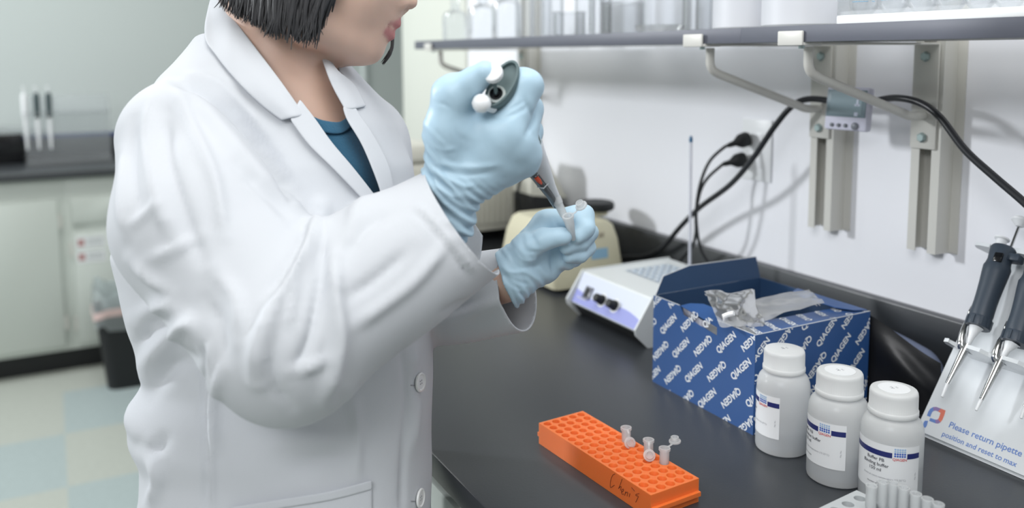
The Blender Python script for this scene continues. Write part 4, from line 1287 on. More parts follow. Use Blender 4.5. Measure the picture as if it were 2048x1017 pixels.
def mesh_sdf(fn, lo, hi, h, relax=2):
    """surface nets of fn on a box; returns vertices (camera frame) and quads"""
    lo = np.array(lo, float); hi = np.array(hi, float)
    n = np.ceil((hi - lo) / h).astype(int) + 1
    ax = [(lo[i] + h * np.arange(n[i])).astype(np.float32) for i in range(3)]
    V = fn([ax[0][:, None, None], ax[1][None, :, None], ax[2][None, None, :]])
    V = np.broadcast_to(V, tuple(n)).astype(np.float32)
    S = V < 0
    c = [S[i:n[0] - 1 + i, j:n[1] - 1 + j, k:n[2] - 1 + k] for i in (0, 1) for j in (0, 1) for k in (0, 1)]
    tot = sum(x.astype(np.int8) for x in c)
    act = np.argwhere((tot > 0) & (tot < 8))
    acc = np.zeros((len(act), 3)); cnt = np.zeros(len(act))
    X, Y, Z = act.T
    val = {}
    for i in (0, 1):
        for j in (0, 1):
            for k in (0, 1): val[i, j, k] = V[X + i, Y + j, Z + k].astype(float)
    for a in val:
        for d in range(3):
            if a[d] == 0:
                b = list(a); b[d] = 1; b = tuple(b)
                va, vb = val[a], val[b]; m = (va < 0) != (vb < 0)
                t = np.where(m, va / np.where(m, va - vb, 1), 0)
                p = np.array(a, float)[None] + np.zeros((len(act), 3)); p[:, d] += t
                acc[m] += p[m]; cnt[m] += 1
    vert = lo + h * (act + acc / cnt[:, None])
    idx = -np.ones(tuple(n - 1), np.int64); idx[X, Y, Z] = np.arange(len(act))
    F = []
    for d in range(3):
        u, w = (d + 1) % 3, (d + 2) % 3
        sl0 = [slice(None)] * 3; sl1 = [slice(None)] * 3
        sl0[d] = slice(0, n[d] - 1); sl1[d] = slice(1, n[d])
        A = S[tuple(sl0)]; B = S[tuple(sl1)]
        e = np.argwhere(A != B)
        e = e[(e[:, u] > 0) & (e[:, w] > 0) & (e[:, u] < n[u] - 1) & (e[:, w] < n[w] - 1)]
        def g(du, dw):
            q = e.copy(); q[:, u] -= du; q[:, w] -= dw
            return idx[q[:, 0], q[:, 1], q[:, 2]]
        q = np.stack([g(1, 1), g(0, 1), g(0, 0), g(1, 0)], 1)
        flip = ~A[e[:, 0], e[:, 1], e[:, 2]]
        q[flip] = q[flip][:, ::-1]
        F.append(q)
    F = np.concatenate(F); F = F[(F >= 0).all(1)]
    for _ in range(relax): vert = lap(vert, F, .5)
    return vert, F


def lap(v, F, w):
    s = np.zeros_like(v); c = np.zeros(len(v))
    for a, b in ((0, 1), (1, 2), (2, 3), (3, 0)):
        np.add.at(s, F[:, a], v[F[:, b]]); np.add.at(c, F[:, a], 1)
        np.add.at(s, F[:, b], v[F[:, a]]); np.add.at(c, F[:, b], 1)
    return v + w * (s / np.maximum(c, 1)[:, None] - v)


def vnormals(v, F):
    n = np.cross(v[F[:, 2]] - v[F[:, 0]], v[F[:, 3]] - v[F[:, 1]])
    N = np.zeros_like(v)
    for k in range(4): np.add.at(N, F[:, k], n)
    return N / np.maximum(np.linalg.norm(N, axis=1), 1e-12)[:, None]


def pixels(v): return PCX + F_PX * v[:, 0] / v[:, 2], PCY + F_PX * v[:, 1] / v[:, 2]


def poly_dist(px, py, line):
    """distance and side of points to a pixel polyline"""
    best = np.full(len(px), 1e9); side = np.zeros(len(px))
    for (x0, y0), (x1, y1) in zip(line, line[1:]):
        dx, dy = x1 - x0, y1 - y0; L2 = dx * dx + dy * dy
        t = np.clip(((px - x0) * dx + (py - y0) * dy) / L2, 0, 1)
        ex, ey = px - x0 - t * dx, py - y0 - t * dy
        e = np.hypot(ex, ey); m = e < best
        best[m] = e[m]; side[m] = np.sign(dx * ey - dy * ex)[m]
    return best, side


def in_poly(px, py, poly):
    r = np.zeros(len(px), bool); n = len(poly)
    for i in range(n):
        x0, y0 = poly[i]; x1, y1 = poly[(i + 1) % n]
        c = ((y0 > py) != (y1 > py)) & (px < (x1 - x0) * (py - y0) / ((y1 - y0) or 1e-9) + x0)
        r ^= c
    return r


def folds(v, F, strokes, only_front=True):
    """raise soft cloth folds along lines; each is (points, height mm, half width px)"""
    N = vnormals(v, F); px, py = pixels(v)
    view = v / np.linalg.norm(v, axis=1)[:, None]
    f = np.clip(-(N * view).sum(1) * 3 + .3, 0, 1)
    disp = np.zeros(len(v))
    for line, amp, wd in strokes:
        L = smooth2(line)
        d, s = poly_dist(px, py, L)
        t = np.ones(len(v))
        a, b = np.array(L[0]), np.array(L[-1])
        ea = np.hypot(px - a[0], py - a[1]); eb = np.hypot(px - b[0], py - b[1])
        t = np.clip(np.minimum(ea, eb) / (wd * 3.0), 0, 1)
        disp += amp * .001 * np.exp(-(d / wd) ** 2) * (.25 + .75 * t)
    return v + N * (disp * f)[:, None]


def smooth2(line):
    return [(p.x, p.y) for p in smooth_path([(x, y, 0) for x, y in line], 5)] if len(line) > 2 else line


def to_obj(name, v, F, mats, parent, loose=True):
    me = bpy.data.meshes.new(name)
    used = np.zeros(len(v), bool); used[F.ravel()] = True
    re = np.cumsum(used) - 1
    vw = v[used] @ CR[:3, :3].T + CR[:3, 3]
    Mi = np.array(WM(parent).inverted())
    vw = vw @ Mi[:3, :3].T + Mi[:3, 3]
    me.from_pydata(vw.tolist(), [], re[F].tolist())
    for m in (mats if isinstance(mats, (list, tuple)) else [mats]): me.materials.append(m)
    me.polygons.foreach_set('use_smooth', [True] * len(me.polygons)); me.update()
    o = bpy.data.objects.new(name, me); C.objects.link(o); o.parent = parent
    return o, used


M_coat = mat('white_cotton_coat', rgb(202, 205, 210), .85, spec=.2, bump=.06, bscale=700)
M_skin = None
M_shirt = mat('teal_blue_jersey', rgb(52, 98, 126), .85, spec=.2, bump=.25, bscale=420, sheen=.3)
M_hair = mat('dark_hair', rgb(58, 58, 60), .42, spec=.4, bump=.3, bscale=30, bstretch=(8, 8, 1))
M_glove = mat('light_blue_nitrile', rgb(178, 206, 223), .42, spec=.4, bump=.12, bscale=55)
M_trouser = mat('dark_trousers', rgb(48, 52, 62), .8)
M_shoe = mat('white_shoe', rgb(214, 214, 214), .5)


def skin_mat():
    m = bpy.data.materials.new('skin'); m.use_nodes = True
    nt = m.node_tree; N = nt.nodes; L = nt.links; p = N['Principled BSDF']
    at_ = N.new('ShaderNodeAttribute'); at_.attribute_name = 'lip_colour'
    mx = N.new('ShaderNodeMix'); mx.data_type = 'RGBA'
    mx.inputs['A'].default_value = rgb(212, 178, 160); mx.inputs['B'].default_value = rgb(184, 122, 120)
    L.new(at_.outputs['Fac'], mx.inputs['Factor'])
    nz = N.new('ShaderNodeTexNoise'); nz.inputs['Scale'].default_value = 60
    L.new(mx.outputs['Result'], p.inputs['Base Color'])
    b = N.new('ShaderNodeBump'); b.inputs['Strength'].default_value = .04; b.inputs['Distance'].default_value = .002
    nz.inputs['Scale'].default_value = 500
    L.new(nz.outputs['Fac'], b.inputs['Height']); L.new(b.outputs[0], p.inputs['Normal'])
    p.inputs['Roughness'].default_value = .5
    p.inputs['Subsurface Weight'].default_value = .15; p.inputs['Subsurface Radius'].default_value = (.01, .004, .002); p.inputs['Subsurface Scale'].default_value = 1
    return m


M_skin = skin_mat()
ptop = at(580, 900, 1.0)
person = thing('person', 'person in a white lab coat and blue gloves pipetting beside the black worktop', 'person', (ptop.x, ptop.y, 0))

# torso table: pixel row, left and right outline, depth of the middle, half depth
TT = np.array([(60, 420, 640, 1.03, .075), (110, 400, 680, 1.03, .10), (180, 360, 735, 1.03, .135), (250, 335, 785, 1.03, .145), (330, 315, 822, 1.02, .15), (420, 290, 836, 1.01, .15),
               (500, 247, 848, 1.0, .145), (560, 266, 856, .995, .14), (640, 282, 862, .99, .135), (700, 300, 864, .985, .13), (745, 314, 864, .985, .13), (790, 290, 863, .985, .135), (850, 284, 862, .985, .14), (895, 306, 861, .985, .14),
               (960, 306, 860, .985, .145), (1017, 296, 859, .985, .15), (1200, 270, 866, .985, .16), (1500, 215, 880, .985, .165)], float)
tq_y = (TT[:, 0] - PCY) / F_PX * TT[:, 3]
tq_a = (TT[:, 2] - TT[:, 1]) / 2 / F_PX * TT[:, 3]
tq_c = ((TT[:, 2] + TT[:, 1]) / 2 - PCX) / F_PX * TT[:, 3]


def torso(P, inset=0):
    y = P[1]
    a = np.interp(y, tq_y, tq_a) - inset; b = np.interp(y, tq_y, TT[:, 4]) - inset
    c = np.interp(y, tq_y, tq_c); d = np.interp(y, tq_y, TT[:, 3])
    a, b, c, d = [q.astype(np.float32) for q in (a, b, c, d)]
    k = (np.abs((P[0] - c) / a) ** 2.3 + np.abs((P[2] - d) / b) ** 2.3) ** (1 / 2.3)
    return (k - 1) * np.minimum(a, b)


SHn, MIDn, ELn, CUn = cp(372, 285, .90), cp(408, 445, .855), cp(578, 672, .80), cp(925, 444, .865)
SHf, ELf, CUf = cp(705, 300, 1.14), cp(790, 610, 1.09), cp(1036, 582, .975)
ra = lambda px, d: px * d / F_PX
CU2 = CUn + (CUn - ELn) / np.linalg.norm(CUn - ELn) * .05
CUf2 = CUf + (CUf - ELf) / np.linalg.norm(CUf - ELf) * .05


NC_ = np.array([.815, -.575, -.04]); NC_ /= np.linalg.norm(NC_)
NCF_ = np.array([.86, -.22, -.40]); NCF_ /= np.linalg.norm(NCF_)


def shoulders(P, inset=0):
    s = rc(P, cp(500, 130, 1.02), cp(395, 215, .93), ra(66, 1.0) - inset, ra(88, .93) - inset)
    s = smin(s, rc(P, cp(560, 130, 1.03), cp(700, 290, 1.13), ra(60, 1.0) - inset, ra(112, 1.12) - inset), .02)
    return s


def arm_near(P, inset=0):
    s = rc(P, SHn, MIDn, ra(132, .90) - inset, ra(168, .855) - inset)
    s = smin(s, rc(P, MIDn, ELn, ra(172, .855) - inset, ra(168, .80) - inset), .02)
    return s


def forearm_near(P, inset=0):
    s = rc(P, ELn, CU2, ra(170, .80) - inset, ra(122, .865) - inset)
    pl = sum((P[i] - CUn[i]) * NC_[i] for i in range(3))
    return np.maximum(s, pl - .014)


def arm_far(P, inset=0):
    s = rc(P, SHf, ELf, ra(105, 1.14) - inset, ra(92, 1.09) - inset)
    t = rc(P, ELf, CUf2, ra(92, 1.09) - inset, ra(80, .97) - inset)
    pl = sum((P[i] - CUf[i]) * NCF_[i] for i in range(3))
    return smin(s, np.maximum(t, pl - .014), .02)


def coat_f(P):
    t = smin(torso(P), shoulders(P), .035)
    top = (cp(0, 96, 1.0)[1] - P[1]) + 0 * P[0]
    t = np.maximum(t, top - .012)
    t = np.maximum(t, P[1] - cp(0, 1440, .985)[1])
    a = smin(arm_near(P), forearm_near(P), .012)
    t = smin(t, a, .005)
    return smin(t, arm_far(P), .012)


cv, cF = mesh_sdf(coat_f, (-.52, -.16, .66), (.04, .70, 1.28), .0042, relax=3)
coat_strokes = [
    # elbow: folds running out of the crook of the arm
    ([(640, 418), (628, 470), (596, 530), (552, 610), (520, 690), (516, 760)], 13.37, 16.4), ([(622, 455), (585, 520), (540, 590)], -8.91, 9.0),
    ([(668, 520), (672, 600), (676, 690), (650, 800)], 10.39, 13.9), ([(645, 470), (640, 560), (622, 660), (590, 740)], -7.43, 9.8),
    ([(600, 560), (585, 610), (575, 650)], 5.94, 7.4), ([(575, 742), (610, 736), (655, 716)], 5.94, 8.0), ([(540, 690), (545, 760), (580, 815)], -5.94, 9.8),
    ([(707, 652), (760, 615), (830, 560), (890, 492)], 5.94, 12.3), ([(690, 600), (750, 560), (820, 500)], -4.46, 13.1), ([(700, 470), (720, 420), (760, 385)], 5.94, 13.1), ([(690, 520), (730, 460), (790, 420)], -4.46, 11.5),
    # cuff seam
    ([(834, 409), (868, 446), (905, 490), (948, 545)], 3.27, 5.0), ([(828, 417), (862, 454), (898, 498), (940, 553)], -3.27, 5.0), ([(900, 470), (930, 480)], 2.97, 7.0), ([(890, 440), (918, 452)], 2.97, 6.0),
    # sleeve head and chest
    ([(350, 162), (400, 176), (450, 212), (500, 262), (545, 320), (585, 392)], -13.37, 10.7), ([(355, 150), (420, 160), (480, 205), (530, 262)], 4.46, 9.8), ([(380, 200), (440, 260), (500, 330), (560, 400)], 5.94, 16.4),
    ([(345, 170), (385, 260), (430, 360), (450, 470)], 5.94, 12.3), ([(300, 200), (292, 280), (310, 380), (345, 470)], 5.94, 11.5), ([(268, 240), (262, 330), (280, 430)], -4.46, 9.8), ([(330, 230), (340, 330), (370, 430), (400, 520)], -5.94, 12.3),
    ([(262, 450), (295, 430), (320, 405)], 4.46, 7.4), ([(300, 520), (350, 500), (400, 470)], 4.46, 10.7), ([(480, 330), (540, 390), (590, 440)], -5.94, 13.1),
    ([(247, 300), (240, 400), (252, 470)], 4.46, 9.8), ([(430, 540), (470, 600), (480, 680)], 5.94, 16.4), ([(410, 600), (440, 650), (450, 720)], -4.46, 11.5),
    # body below the arm
    ([(262, 520), (300, 556), (342, 590)], 7.43, 11.5), ([(275, 640), (330, 612), (370, 640)], 7.43, 14.8), ([(285, 745), (330, 690), (380, 650), (398, 690)], 10.39, 16.4), ([(270, 700), (310, 650)], -8.91, 13.1), ([(300, 800), (340, 740), (390, 710)], -7.43, 14.8),
    ([(268, 770), (262, 830), (290, 880)], 7.43, 14.8), ([(300, 905), (320, 960), (300, 1017)], 8.91, 12.3), ([(285, 890), (310, 900), (330, 880)], -8.91, 11.5),
    ([(408, 690), (410, 800), (411, 900), (410, 1017)], -5.20, 5.0), ([(418, 690), (420, 800), (421, 900), (420, 1017)], 4.46, 6.0), ([(440, 735), (428, 820), (432, 900)], 5.94, 9.8),
    ([(520, 900), (600, 880), (690, 890)], 3.72, 20.5), ([(560, 950), (640, 920), (720, 900)], -2.97, 20.5), ([(700, 780), (715, 860), (712, 960)], 4.46, 12.3), ([(805, 700), (812, 800), (808, 900), (806, 1017)], -3.72, 6.0), ([(830, 700), (826, 745)], 4.46, 7.4), ([(832, 790), (826, 900)], 4.46, 9.8),
    # far sleeve
    ([(905, 640), (960, 618), (1010, 600)], 5.94, 11.5), ([(890, 625), (950, 600)], -5.94, 8.2), ([(1015, 600), (1022, 640)], -4.46, 6.0),
]
cv = folds(cv, cF, coat_strokes)
rngc = np.random.RandomState(3)
Nn = vnormals(cv, cF); ww = np.zeros(len(cv))
for _ in range(14):
    k = rngc.randn(3) * 22; ww += np.sin(cv @ k + rngc.rand() * 6.28)
cv = cv + Nn * (ww * .00045)[:, None]
cv = lap(cv, cF, .4)
tv0, tF0 = mesh_sdf(lambda P: smin(torso(P), shoulders(P), .035), (-.48, -.14, .80), (.0, .30, 1.26), .008, relax=3)
torsotree = BVHTree.FromPolygons([Vector(p) for p in tv0], [tuple(f) for f in tF0])
precut = BVHTree.FromPolygons([Vector(p) for p in cv], [tuple(f) for f in cF])

Npx, Npy = pixels(cv); CN = vnormals(cv, cF)
viewd = cv / np.linalg.norm(cv, axis=1)[:, None]; front = (CN * viewd).sum(1) < .25
VPOLY = [(440, -20), (500, 110), (548, 178), (596, 226), (624, 256), (654, 298), (700, 352), (762, 424), (768, 384), (742, 292), (714, 236), (700, 186), (676, 126), (640, 60), (560, -40)]
cut = in_poly(Npx, Npy, VPOLY) & front & (cv[:, 2] < 1.25) & (smin(torso([cv[:, q] for q in range(3)]), shoulders([cv[:, q] for q in range(3)]), .035) < .012)
topcut = (cv[:, 1] < cp(0, 112, 1.0)[1]) & (CN[:, 1] < -.75) & (Npx > 430)
hem = cv[:, 1] > cp(0, 1440, .985)[1] - .003
kill = cut | topcut | hem
keep = ~(kill[cF].all(1) | (cut[cF].sum(1) >= 2))
coat, _ = to_obj('lab_coat', cv, cF[keep], M_coat, person)
bmc = bmesh.new(); bmc.from_mesh(coat.data)
toC = (CAMM.inverted() @ WM(person)); Mc3 = toC.to_3x3()
for c_, n_, rad in ((CUn, NC_, .13), (CUf, NCF_, .10)):
    loc_c = WM(person).inverted() @ (CAMM @ Vector(c_)); loc_n = (CAMM.to_3x3() @ Vector(n_)).normalized()
    fs_ = [f for f in bmc.faces if (f.calc_center_median() - loc_c).length < rad and abs((f.calc_center_median() - loc_c).dot(loc_n)) < .03]
    g_ = list({v for f in fs_ for v in f.verts}) + list({e for f in fs_ for e in f.edges}) + fs_
    bmesh.ops.bisect_plane(bmc, geom=g_, plane_co=loc_c, plane_no=loc_n, clear_outer=True)
bmc.to_mesh(coat.data); bmc.free()
coat.data.polygons.foreach_set('use_smooth', [True] * len(coat.data.polygons))
so = coat.modifiers.new('thickness', 'SOLIDIFY'); so.thickness = .002; so.offset = -1


def hit(px, py, tree=None, far=False):
    d = Vector(((px - PCX) / F_PX, (py - PCY) / F_PX, 1)).normalized()
    loc, nor, i, t = (tree or precut).ray_cast(Vector((0, 0, .2)) * 0 + d * .3, d)
    return loc, nor


def drape(name, A, B, n, m, off0, off1, mat_, parent, thick=.002, tree=None, dz=None, sub=0):
    """strip of cloth between two pixel lines, lying on the coat and lifted off0..off1"""
    A = resample(A, n); B = resample(B, n); P = []
    for i in range(n):
        row = []
        for j in range(m):
            t = j / (m - 1)
            x = A[i][0] + (B[i][0] - A[i][0]) * t; y = A[i][1] + (B[i][1] - A[i][1]) * t
            loc, nor = hit(x, y, tree)
            r = Vector(((x - PCX) / F_PX, (y - PCY) / F_PX, 1))
            d = loc.z if loc is not None else 1.0
            row.append([x, y, d, t])
        P.append(row)
    D = np.array([[q[2] for q in r] for r in P])
    for _ in range(6):
        E_ = D.copy(); E_[1:-1] += D[:-2] + D[2:]; E_[1:-1] /= 3; D = np.minimum(E_, D + .002)
        E_ = D.copy(); E_[:, 1:-1] += D[:, :-2] + D[:, 2:]; E_[:, 1:-1] /= 3; D = np.minimum(E_, D + .002)
    mb = MB(); G = []
    for i in range(n):
        row = []
        for j in range(m):
            t = j / (m - 1)
            o = off0 + (off1 - off0) * t
            if dz: o += dz(i / (n - 1), t)
            row.append(CAMM @ Vector(cp(P[i][j][0], P[i][j][1], D[i, j] - o)))
        G.append(row)
    mb.grid(G)
    ob = mb.build(name, mat_, parent, sharp=80)
    s = ob.modifiers.new('thickness', 'SOLIDIFY'); s.thickness = thick; s.offset = 1
    bev = ob.modifiers.new('soft', 'SUBSURF'); bev.levels = 1; bev.render_levels = 1
    return ob


def resample(line, n):
    L = smooth2(line) if len(line) > 2 else [tuple(p) for p in line]
    L = np.array(L, float); s = np.concatenate([[0], np.cumsum(np.hypot(*np.diff(L, axis=0).T))])
    q = np.linspace(0, s[-1], n)
    return list(zip(np.interp(q, s, L[:, 0]), np.interp(q, s, L[:, 1])))


# lapels lie on the coat front; the collar wraps the neck
drape('lapel', [(600, 196), (634, 240), (665, 284), (712, 340), (768, 414), (800, 470)], [(580, 238), (617, 288), (662, 332), (705, 376), (752, 428), (790, 485)], 26, 7, .004, .008, M_coat, coat, .0022, tree=torsotree)
drape('lapel', [(684, 214), (692, 240), (723, 292), (754, 368), (767, 412), (790, 470)], [(708, 214), (722, 236), (744, 268), (776, 330), (790, 395), (806, 470)], 26, 7, .003, .006, M_coat, coat, .0022, tree=torsotree)


def sheet(name, rows, mat_, parent, thick=.0025, n=6, lift=None):
    """cloth patch through rows of (px, py, depth) points"""
    if lift:
        q = []
        for r, l in zip(rows, lift):
            row = []
            for x, y, d in r:
                loc, _n = hit(x, y) if y > 60 else (None, None)
                row.append((x, y, loc.z - l if loc is not None and abs(loc.z - d) < .15 else d))
            q.append(row)
        rows = q
    R_ = [smooth_path([CAMM @ Vector(cp(*q)) for q in r], n) for r in rows]
    cols = list(zip(*R_))
    G = [smooth_path(c, 4) for c in cols]
    mb = MB().grid(G); ob = mb.build(name, mat_, parent, sharp=80)
    s = ob.modifiers.new('thickness', 'SOLIDIFY'); s.thickness = thick; s.offset = 0
    b = ob.modifiers.new('soft', 'SUBSURF'); b.levels = 1; b.render_levels = 1
    return ob


sheet('collar', [
    [(540, -60, 1.085), (455, -40, 1.06), (436, -5, 1.02), (468, 38, .965), (518, 104, .925), (566, 168, .905), (610, 232, .898)],
    [(530, -40, 1.10), (440, -25, 1.075), (422, 20, 1.02), (455, 74, .955), (505, 140, .915), (548, 195, .897), (588, 235, .888)],
    [(525, -5, 1.11), (430, 20, 1.08), (409, 70, 1.02), (432, 112, .945), (478, 168, .905), (522, 210, .888), (563, 241, .880)]], M_coat, coat, lift=(.004, .009, .006))
sheet('collar', [
    [(540, -60, 1.085), (610, 20, 1.085), (646, 125, 1.06), (664, 172, 1.045), (690, 220, 1.022)],
    [(545, -40, 1.10), (620, 20, 1.105), (656, 125, 1.075), (690, 176, 1.05), (712, 218, 1.015)],
    [(550, -5, 1.11), (630, 60, 1.11), (668, 133, 1.085), (708, 168, 1.06), (733, 213, 1.012)]], M_coat, coat, lift=(.003, .007, .006))
# patch pocket, buttons
drape('pocket', [(458, 1016), (560, 1000), (660, 984), (745, 961)], [(458, 1160), (560, 1160), (660, 1150), (748, 1140)], 20, 12, .0030, .0022, M_coat, coat, .0018)
drape('pocket_hem', [(458, 1016), (560, 1000), (660, 984), (745, 961)], [(459, 1034), (561, 1018), (661, 1002), (746, 980)], 20, 4, .0050, .0046, M_coat, coat, .0012)
M_button = mat('pearl_button', rgb(232, 233, 232), .25)
for bx_, by_ in ((838, 765), (838, 997)):
    loc, nor = hit(bx_, by_)
    nor = nor if nor.z < 0 else -nor
    o_ = CAMM @ (loc + nor * .0008); nw = (CAMM.to_3x3() @ nor).normalized()
    M_ = axis_matrix(o_, nw)
    b = MB().lathe([(.0098, 0), (.0104, .001), (.0100, .0024), (.0085, .0027), (.0072, .0017), (.0001, .0017)], M_, 30)
    for k in range(4):
        a = PI / 4 + k * PI / 2
        b.lathe([(.0009, .00172), (.0009, .0019)], M_ @ Matrix.Translation((.0022 * math.cos(a), .0022 * math.sin(a), 0)), 8, mi=1)
    b.build('button', [M_button, M_gtxt], coat)
    hl = [hit(bx_ - 16 + k * 4, by_ + 6)[0] for k in range(4)]
    MB().tube([CAMM @ (q + Vector((0, 0, -.0006))) for q in hl], .0006, 6).build('buttonhole', M_gtxt, coat)

# ------------------------------------------------------------------ shirt
def shirt_f(P):
    t = smin(torso(P, .016), shoulders(P, .016), .035)
    return np.maximum(np.maximum(t, (cp(0, 150, 1.0)[1] - P[1])), P[1] - cp(0, 800, .99)[1])


sv_, sF = mesh_sdf(shirt_f, (-.48, -.12, .80), (-.02, .32, 1.26), .006, relax=3)
sN = vnormals(sv_, sF); spx, spy = pixels(sv_)
NECK = [(400, -40), (500, 110), (560, 190), (610, 232), (632, 236), (650, 243), (668, 246), (684, 244), (694, 236), (700, 200), (690, 160), (670, 60)]
stree = BVHTree.FromPolygons([Vector(p) for p in sv_], [tuple(f) for f in sF])
scut = in_poly(spx, spy, NECK) & ((sN * sv_).sum(1) < .1)
shirt, _ = to_obj('shirt', sv_, sF[~(scut[sF].sum(1) >= 2)], M_shirt, person)
shirt.modifiers.new('thickness', 'SOLIDIFY').thickness = .0015
drape('neckband', [(604, 218), (620, 230), (638, 239), (656, 243), (674, 245), (686, 241), (698, 228)], [(594, 238), (613, 252), (634, 262), (656, 268), (678, 269), (694, 262), (708, 246)], 18, 4, .003, .003, M_shirt, shirt, .002, tree=stree)

# ------------------------------------------------------------------ body: head, neck, chest and arms in one surface
HD = .985
hp = lambda x, y, s=0: cp(x, y, HD) + np.array([0, 0, s])
px2m = HD / F_PX
uu = np.array([.40, -.917, 0]); ff = np.array([.917, .40, 0]); ss = np.array([0, 0, 1.0])
HR = np.array([ff, uu, ss])


def body_f(P):
    t = smin(torso(P, .030), shoulders(P, .030), .035)
    t = np.maximum(t, P[1] - cp(0, 900, .985)[1])
    nk = chain(P, [hp(548, 20, .01), hp(566, 130, .01), hp(600, 270, .02)], [.052, .050, .062], .02)
    t = smin(t, nk, .03)
    h = ell(P, hp(668, -140), (.098, .105, .076), HR)
    h = smin(h, ell(P, hp(706, -20), (.060, .085, .062), HR), .03)
    for s in (-1, 1):
        h = smin(h, rc(P, hp(730, 92, s * .010), hp(640, 62, s * .050), .0150, .020), .018)
        h = smin(h, rc(P, hp(640, 62, s * .050), hp(625, -40, s * .064), .020, .016), .02)
        h = smin(h, ell(P, hp(726, -22, s * .040), (.030, .034, .026), HR), .02)
    h = smin(h, rc(P, hp(732, 95), hp(665, 94), .0155, .020), .015)
    h = smin(h, ell(P, hp(752, 44), (.0185, .030, .0245), HR), .012)
    h = smin(h, ell(P, hp(733, 97), (.0150, .0135, .016), HR), .008)
    # nose
    n = rc(P, hp(800, -95), hp(821, 3), .0075, .0090)
    for s in (-1, 1): n = smin(n, ell(P, hp(802, 8, s * .0115), (.0095, .0072, .0065), HR), .005)
    h = smin(h, n, .008)
    for s in (-1, 1): h = smax(h, -ell(P, hp(814, 22, s * .0065), (.0045, .0028, .0028), HR), .002)
    # lips
    up = chain(P, [hp(754, 45, -.0265), hp(776, 44, -.0145), hp(793, 47, 0), hp(776, 44, .0145), hp(754, 45, .0265)], [.0024, .0050, .0056, .0050, .0024], .003)
    lw = chain(P, [hp(756, 49, -.0250), hp(769, 62, -.0135), hp(780, 71, 0), hp(769, 62, .0135), hp(756, 49, .0250)], [.0020, .0052, .0060, .0052, .0020], .003)
    h = smin(h, up, .0035); h = smin(h, lw, .0035)
    cr = chain(P, [hp(752, 46, -.028), hp(782, 55, -.0155), hp(799, 59, 0), hp(782, 55, .0155), hp(752, 46, .028)], [.0009, .0009, .0010, .0009, .0009], .001)
    h = smax(h, -cr, .0015)
    for s in (-1, 1):                                   # eyelids and ears
        h = smin(h, ell(P, hp(776, -88, s * .031), (.011, .012, .015), HR), .006)
        h = smin(h, ell(P, hp(628, -60, s * .073), (.018, .030, .007), HR), .004)
    t = smin(t, h, .014)
    fa = rc(P, ELn, cp(900, 436, .868), .040, .0195)
    fa = smin(fa, rc(P, SHn, ELn, .050, .040), .02)
    fb = smin(rc(P, ELf, cp(1016, 562, .955), .036, .0235), rc(P, SHf, ELf, .048, .038), .02)
    return smin(smin(t, fa, .02), fb, .02)


bv, bF = mesh_sdf(body_f, (-.44, -.30, .72), (.02, .36, 1.25), .0034, relax=2)
Pb = [bv[:, i] for i in range(3)]
lipd = np.minimum(chain(Pb, [hp(754, 45, -.0265), hp(776, 44, -.0145), hp(793, 47, 0), hp(776, 44, .0145), hp(754, 45, .0265)], [.0040, .0056, .0058, .0056, .0040], .003),
                  chain(Pb, [hp(757, 49, -.0250), hp(769, 62, -.0135), hp(780, 71, 0), hp(769, 62, .0135), hp(757, 49, .0250)], [.0036, .0060, .0062, .0060, .0036], .003))
lipm = np.clip(1 - (lipd - .0004) / .0022, 0, 1)
body, used = to_obj('body', bv, bF, M_skin, person)
la_ = body.data.attributes.new('lip_colour', 'FLOAT', 'POINT'); la_.data.foreach_set('value', lipm[used].astype(np.float32))

# ------------------------------------------------------------------ hair: a bob of many locks over a cap
hair_rn = np.random.RandomState(11)
HEM = np.array([(438, -4), (470, 20), (500, 36), (520, 44), (545, 58), (565, 70), (580, 82), (600, 76), (620, 88), (645, 94), (663, 92), (676, 62), (690, 28), (704, -4)], float)


def hair_cap(P):
    h = ell(P, hp(650, -150), (.112, .118, .090), HR)
    h = smin(h, ell(P, hp(560, -60), (.070, .080, .084), HR), .03)
    face = ell(P, hp(800, -20), (.098, .16, .12), HR)
    h = smax(h, -face, .01)
    low = sum((P[i] - hp(560, 8)[i]) * np.array([-.12, .99, 0])[i] for i in range(3))
    return smax(h, low, .01)


hv, hF = mesh_sdf(hair_cap, (-.45, -.36, .86), (.0, -.10, 1.12), .005, relax=2)
hair, _ = to_obj('hair', hv, hF, M_hair, person)
hb_ = MB()
for k in range(560):
    u = hair_rn.rand()
    far = k % 5 == 4
    x = 440 + 250 * u if not far else 500 + 180 * u
    hem = np.interp(x, HEM[:, 0], HEM[:, 1]) + hair_rn.randn() * 8 + 3
    f = np.clip((x - 440) / 170, 0, 1)
    dep = .084 * math.sin(f * PI / 2) * (.82 + .2 * hair_rn.rand())
    sgn = 1 if far else -1
    fr_ = max(0, (x - 600) / 80)
    tip = (x + hair_rn.randn() * 5 + 4 - 10 * fr_, hem, sgn * dep * .97)
    mid = (x + 6 + 12 * fr_, hem - 62 - 12 * hair_rn.rand(), sgn * (dep * 1.02 + .001))
    up_ = (x + 16 + 26 * fr_ + (1 - f) * 10, hem - 135, sgn * (dep * .98))
    root = (640 + (x - 560) * .55, -300, sgn * dep * .35)
    pts = smooth_path([CAMM @ Vector(hp(*q)) for q in (root, up_, mid, tip)], 5)
    n_ = len(pts); w = .0016 + .0018 * hair_rn.rand()
    hb_.tube(pts, [w * min(1, .4 + 3 * i / n_) * (1 if i < n_ * .6 else max(.08, 1 - ((i - n_ * .6) / (n_ * .4)) ** 1.2 * .95)) for i in range(n_)], 6, flat=.6)
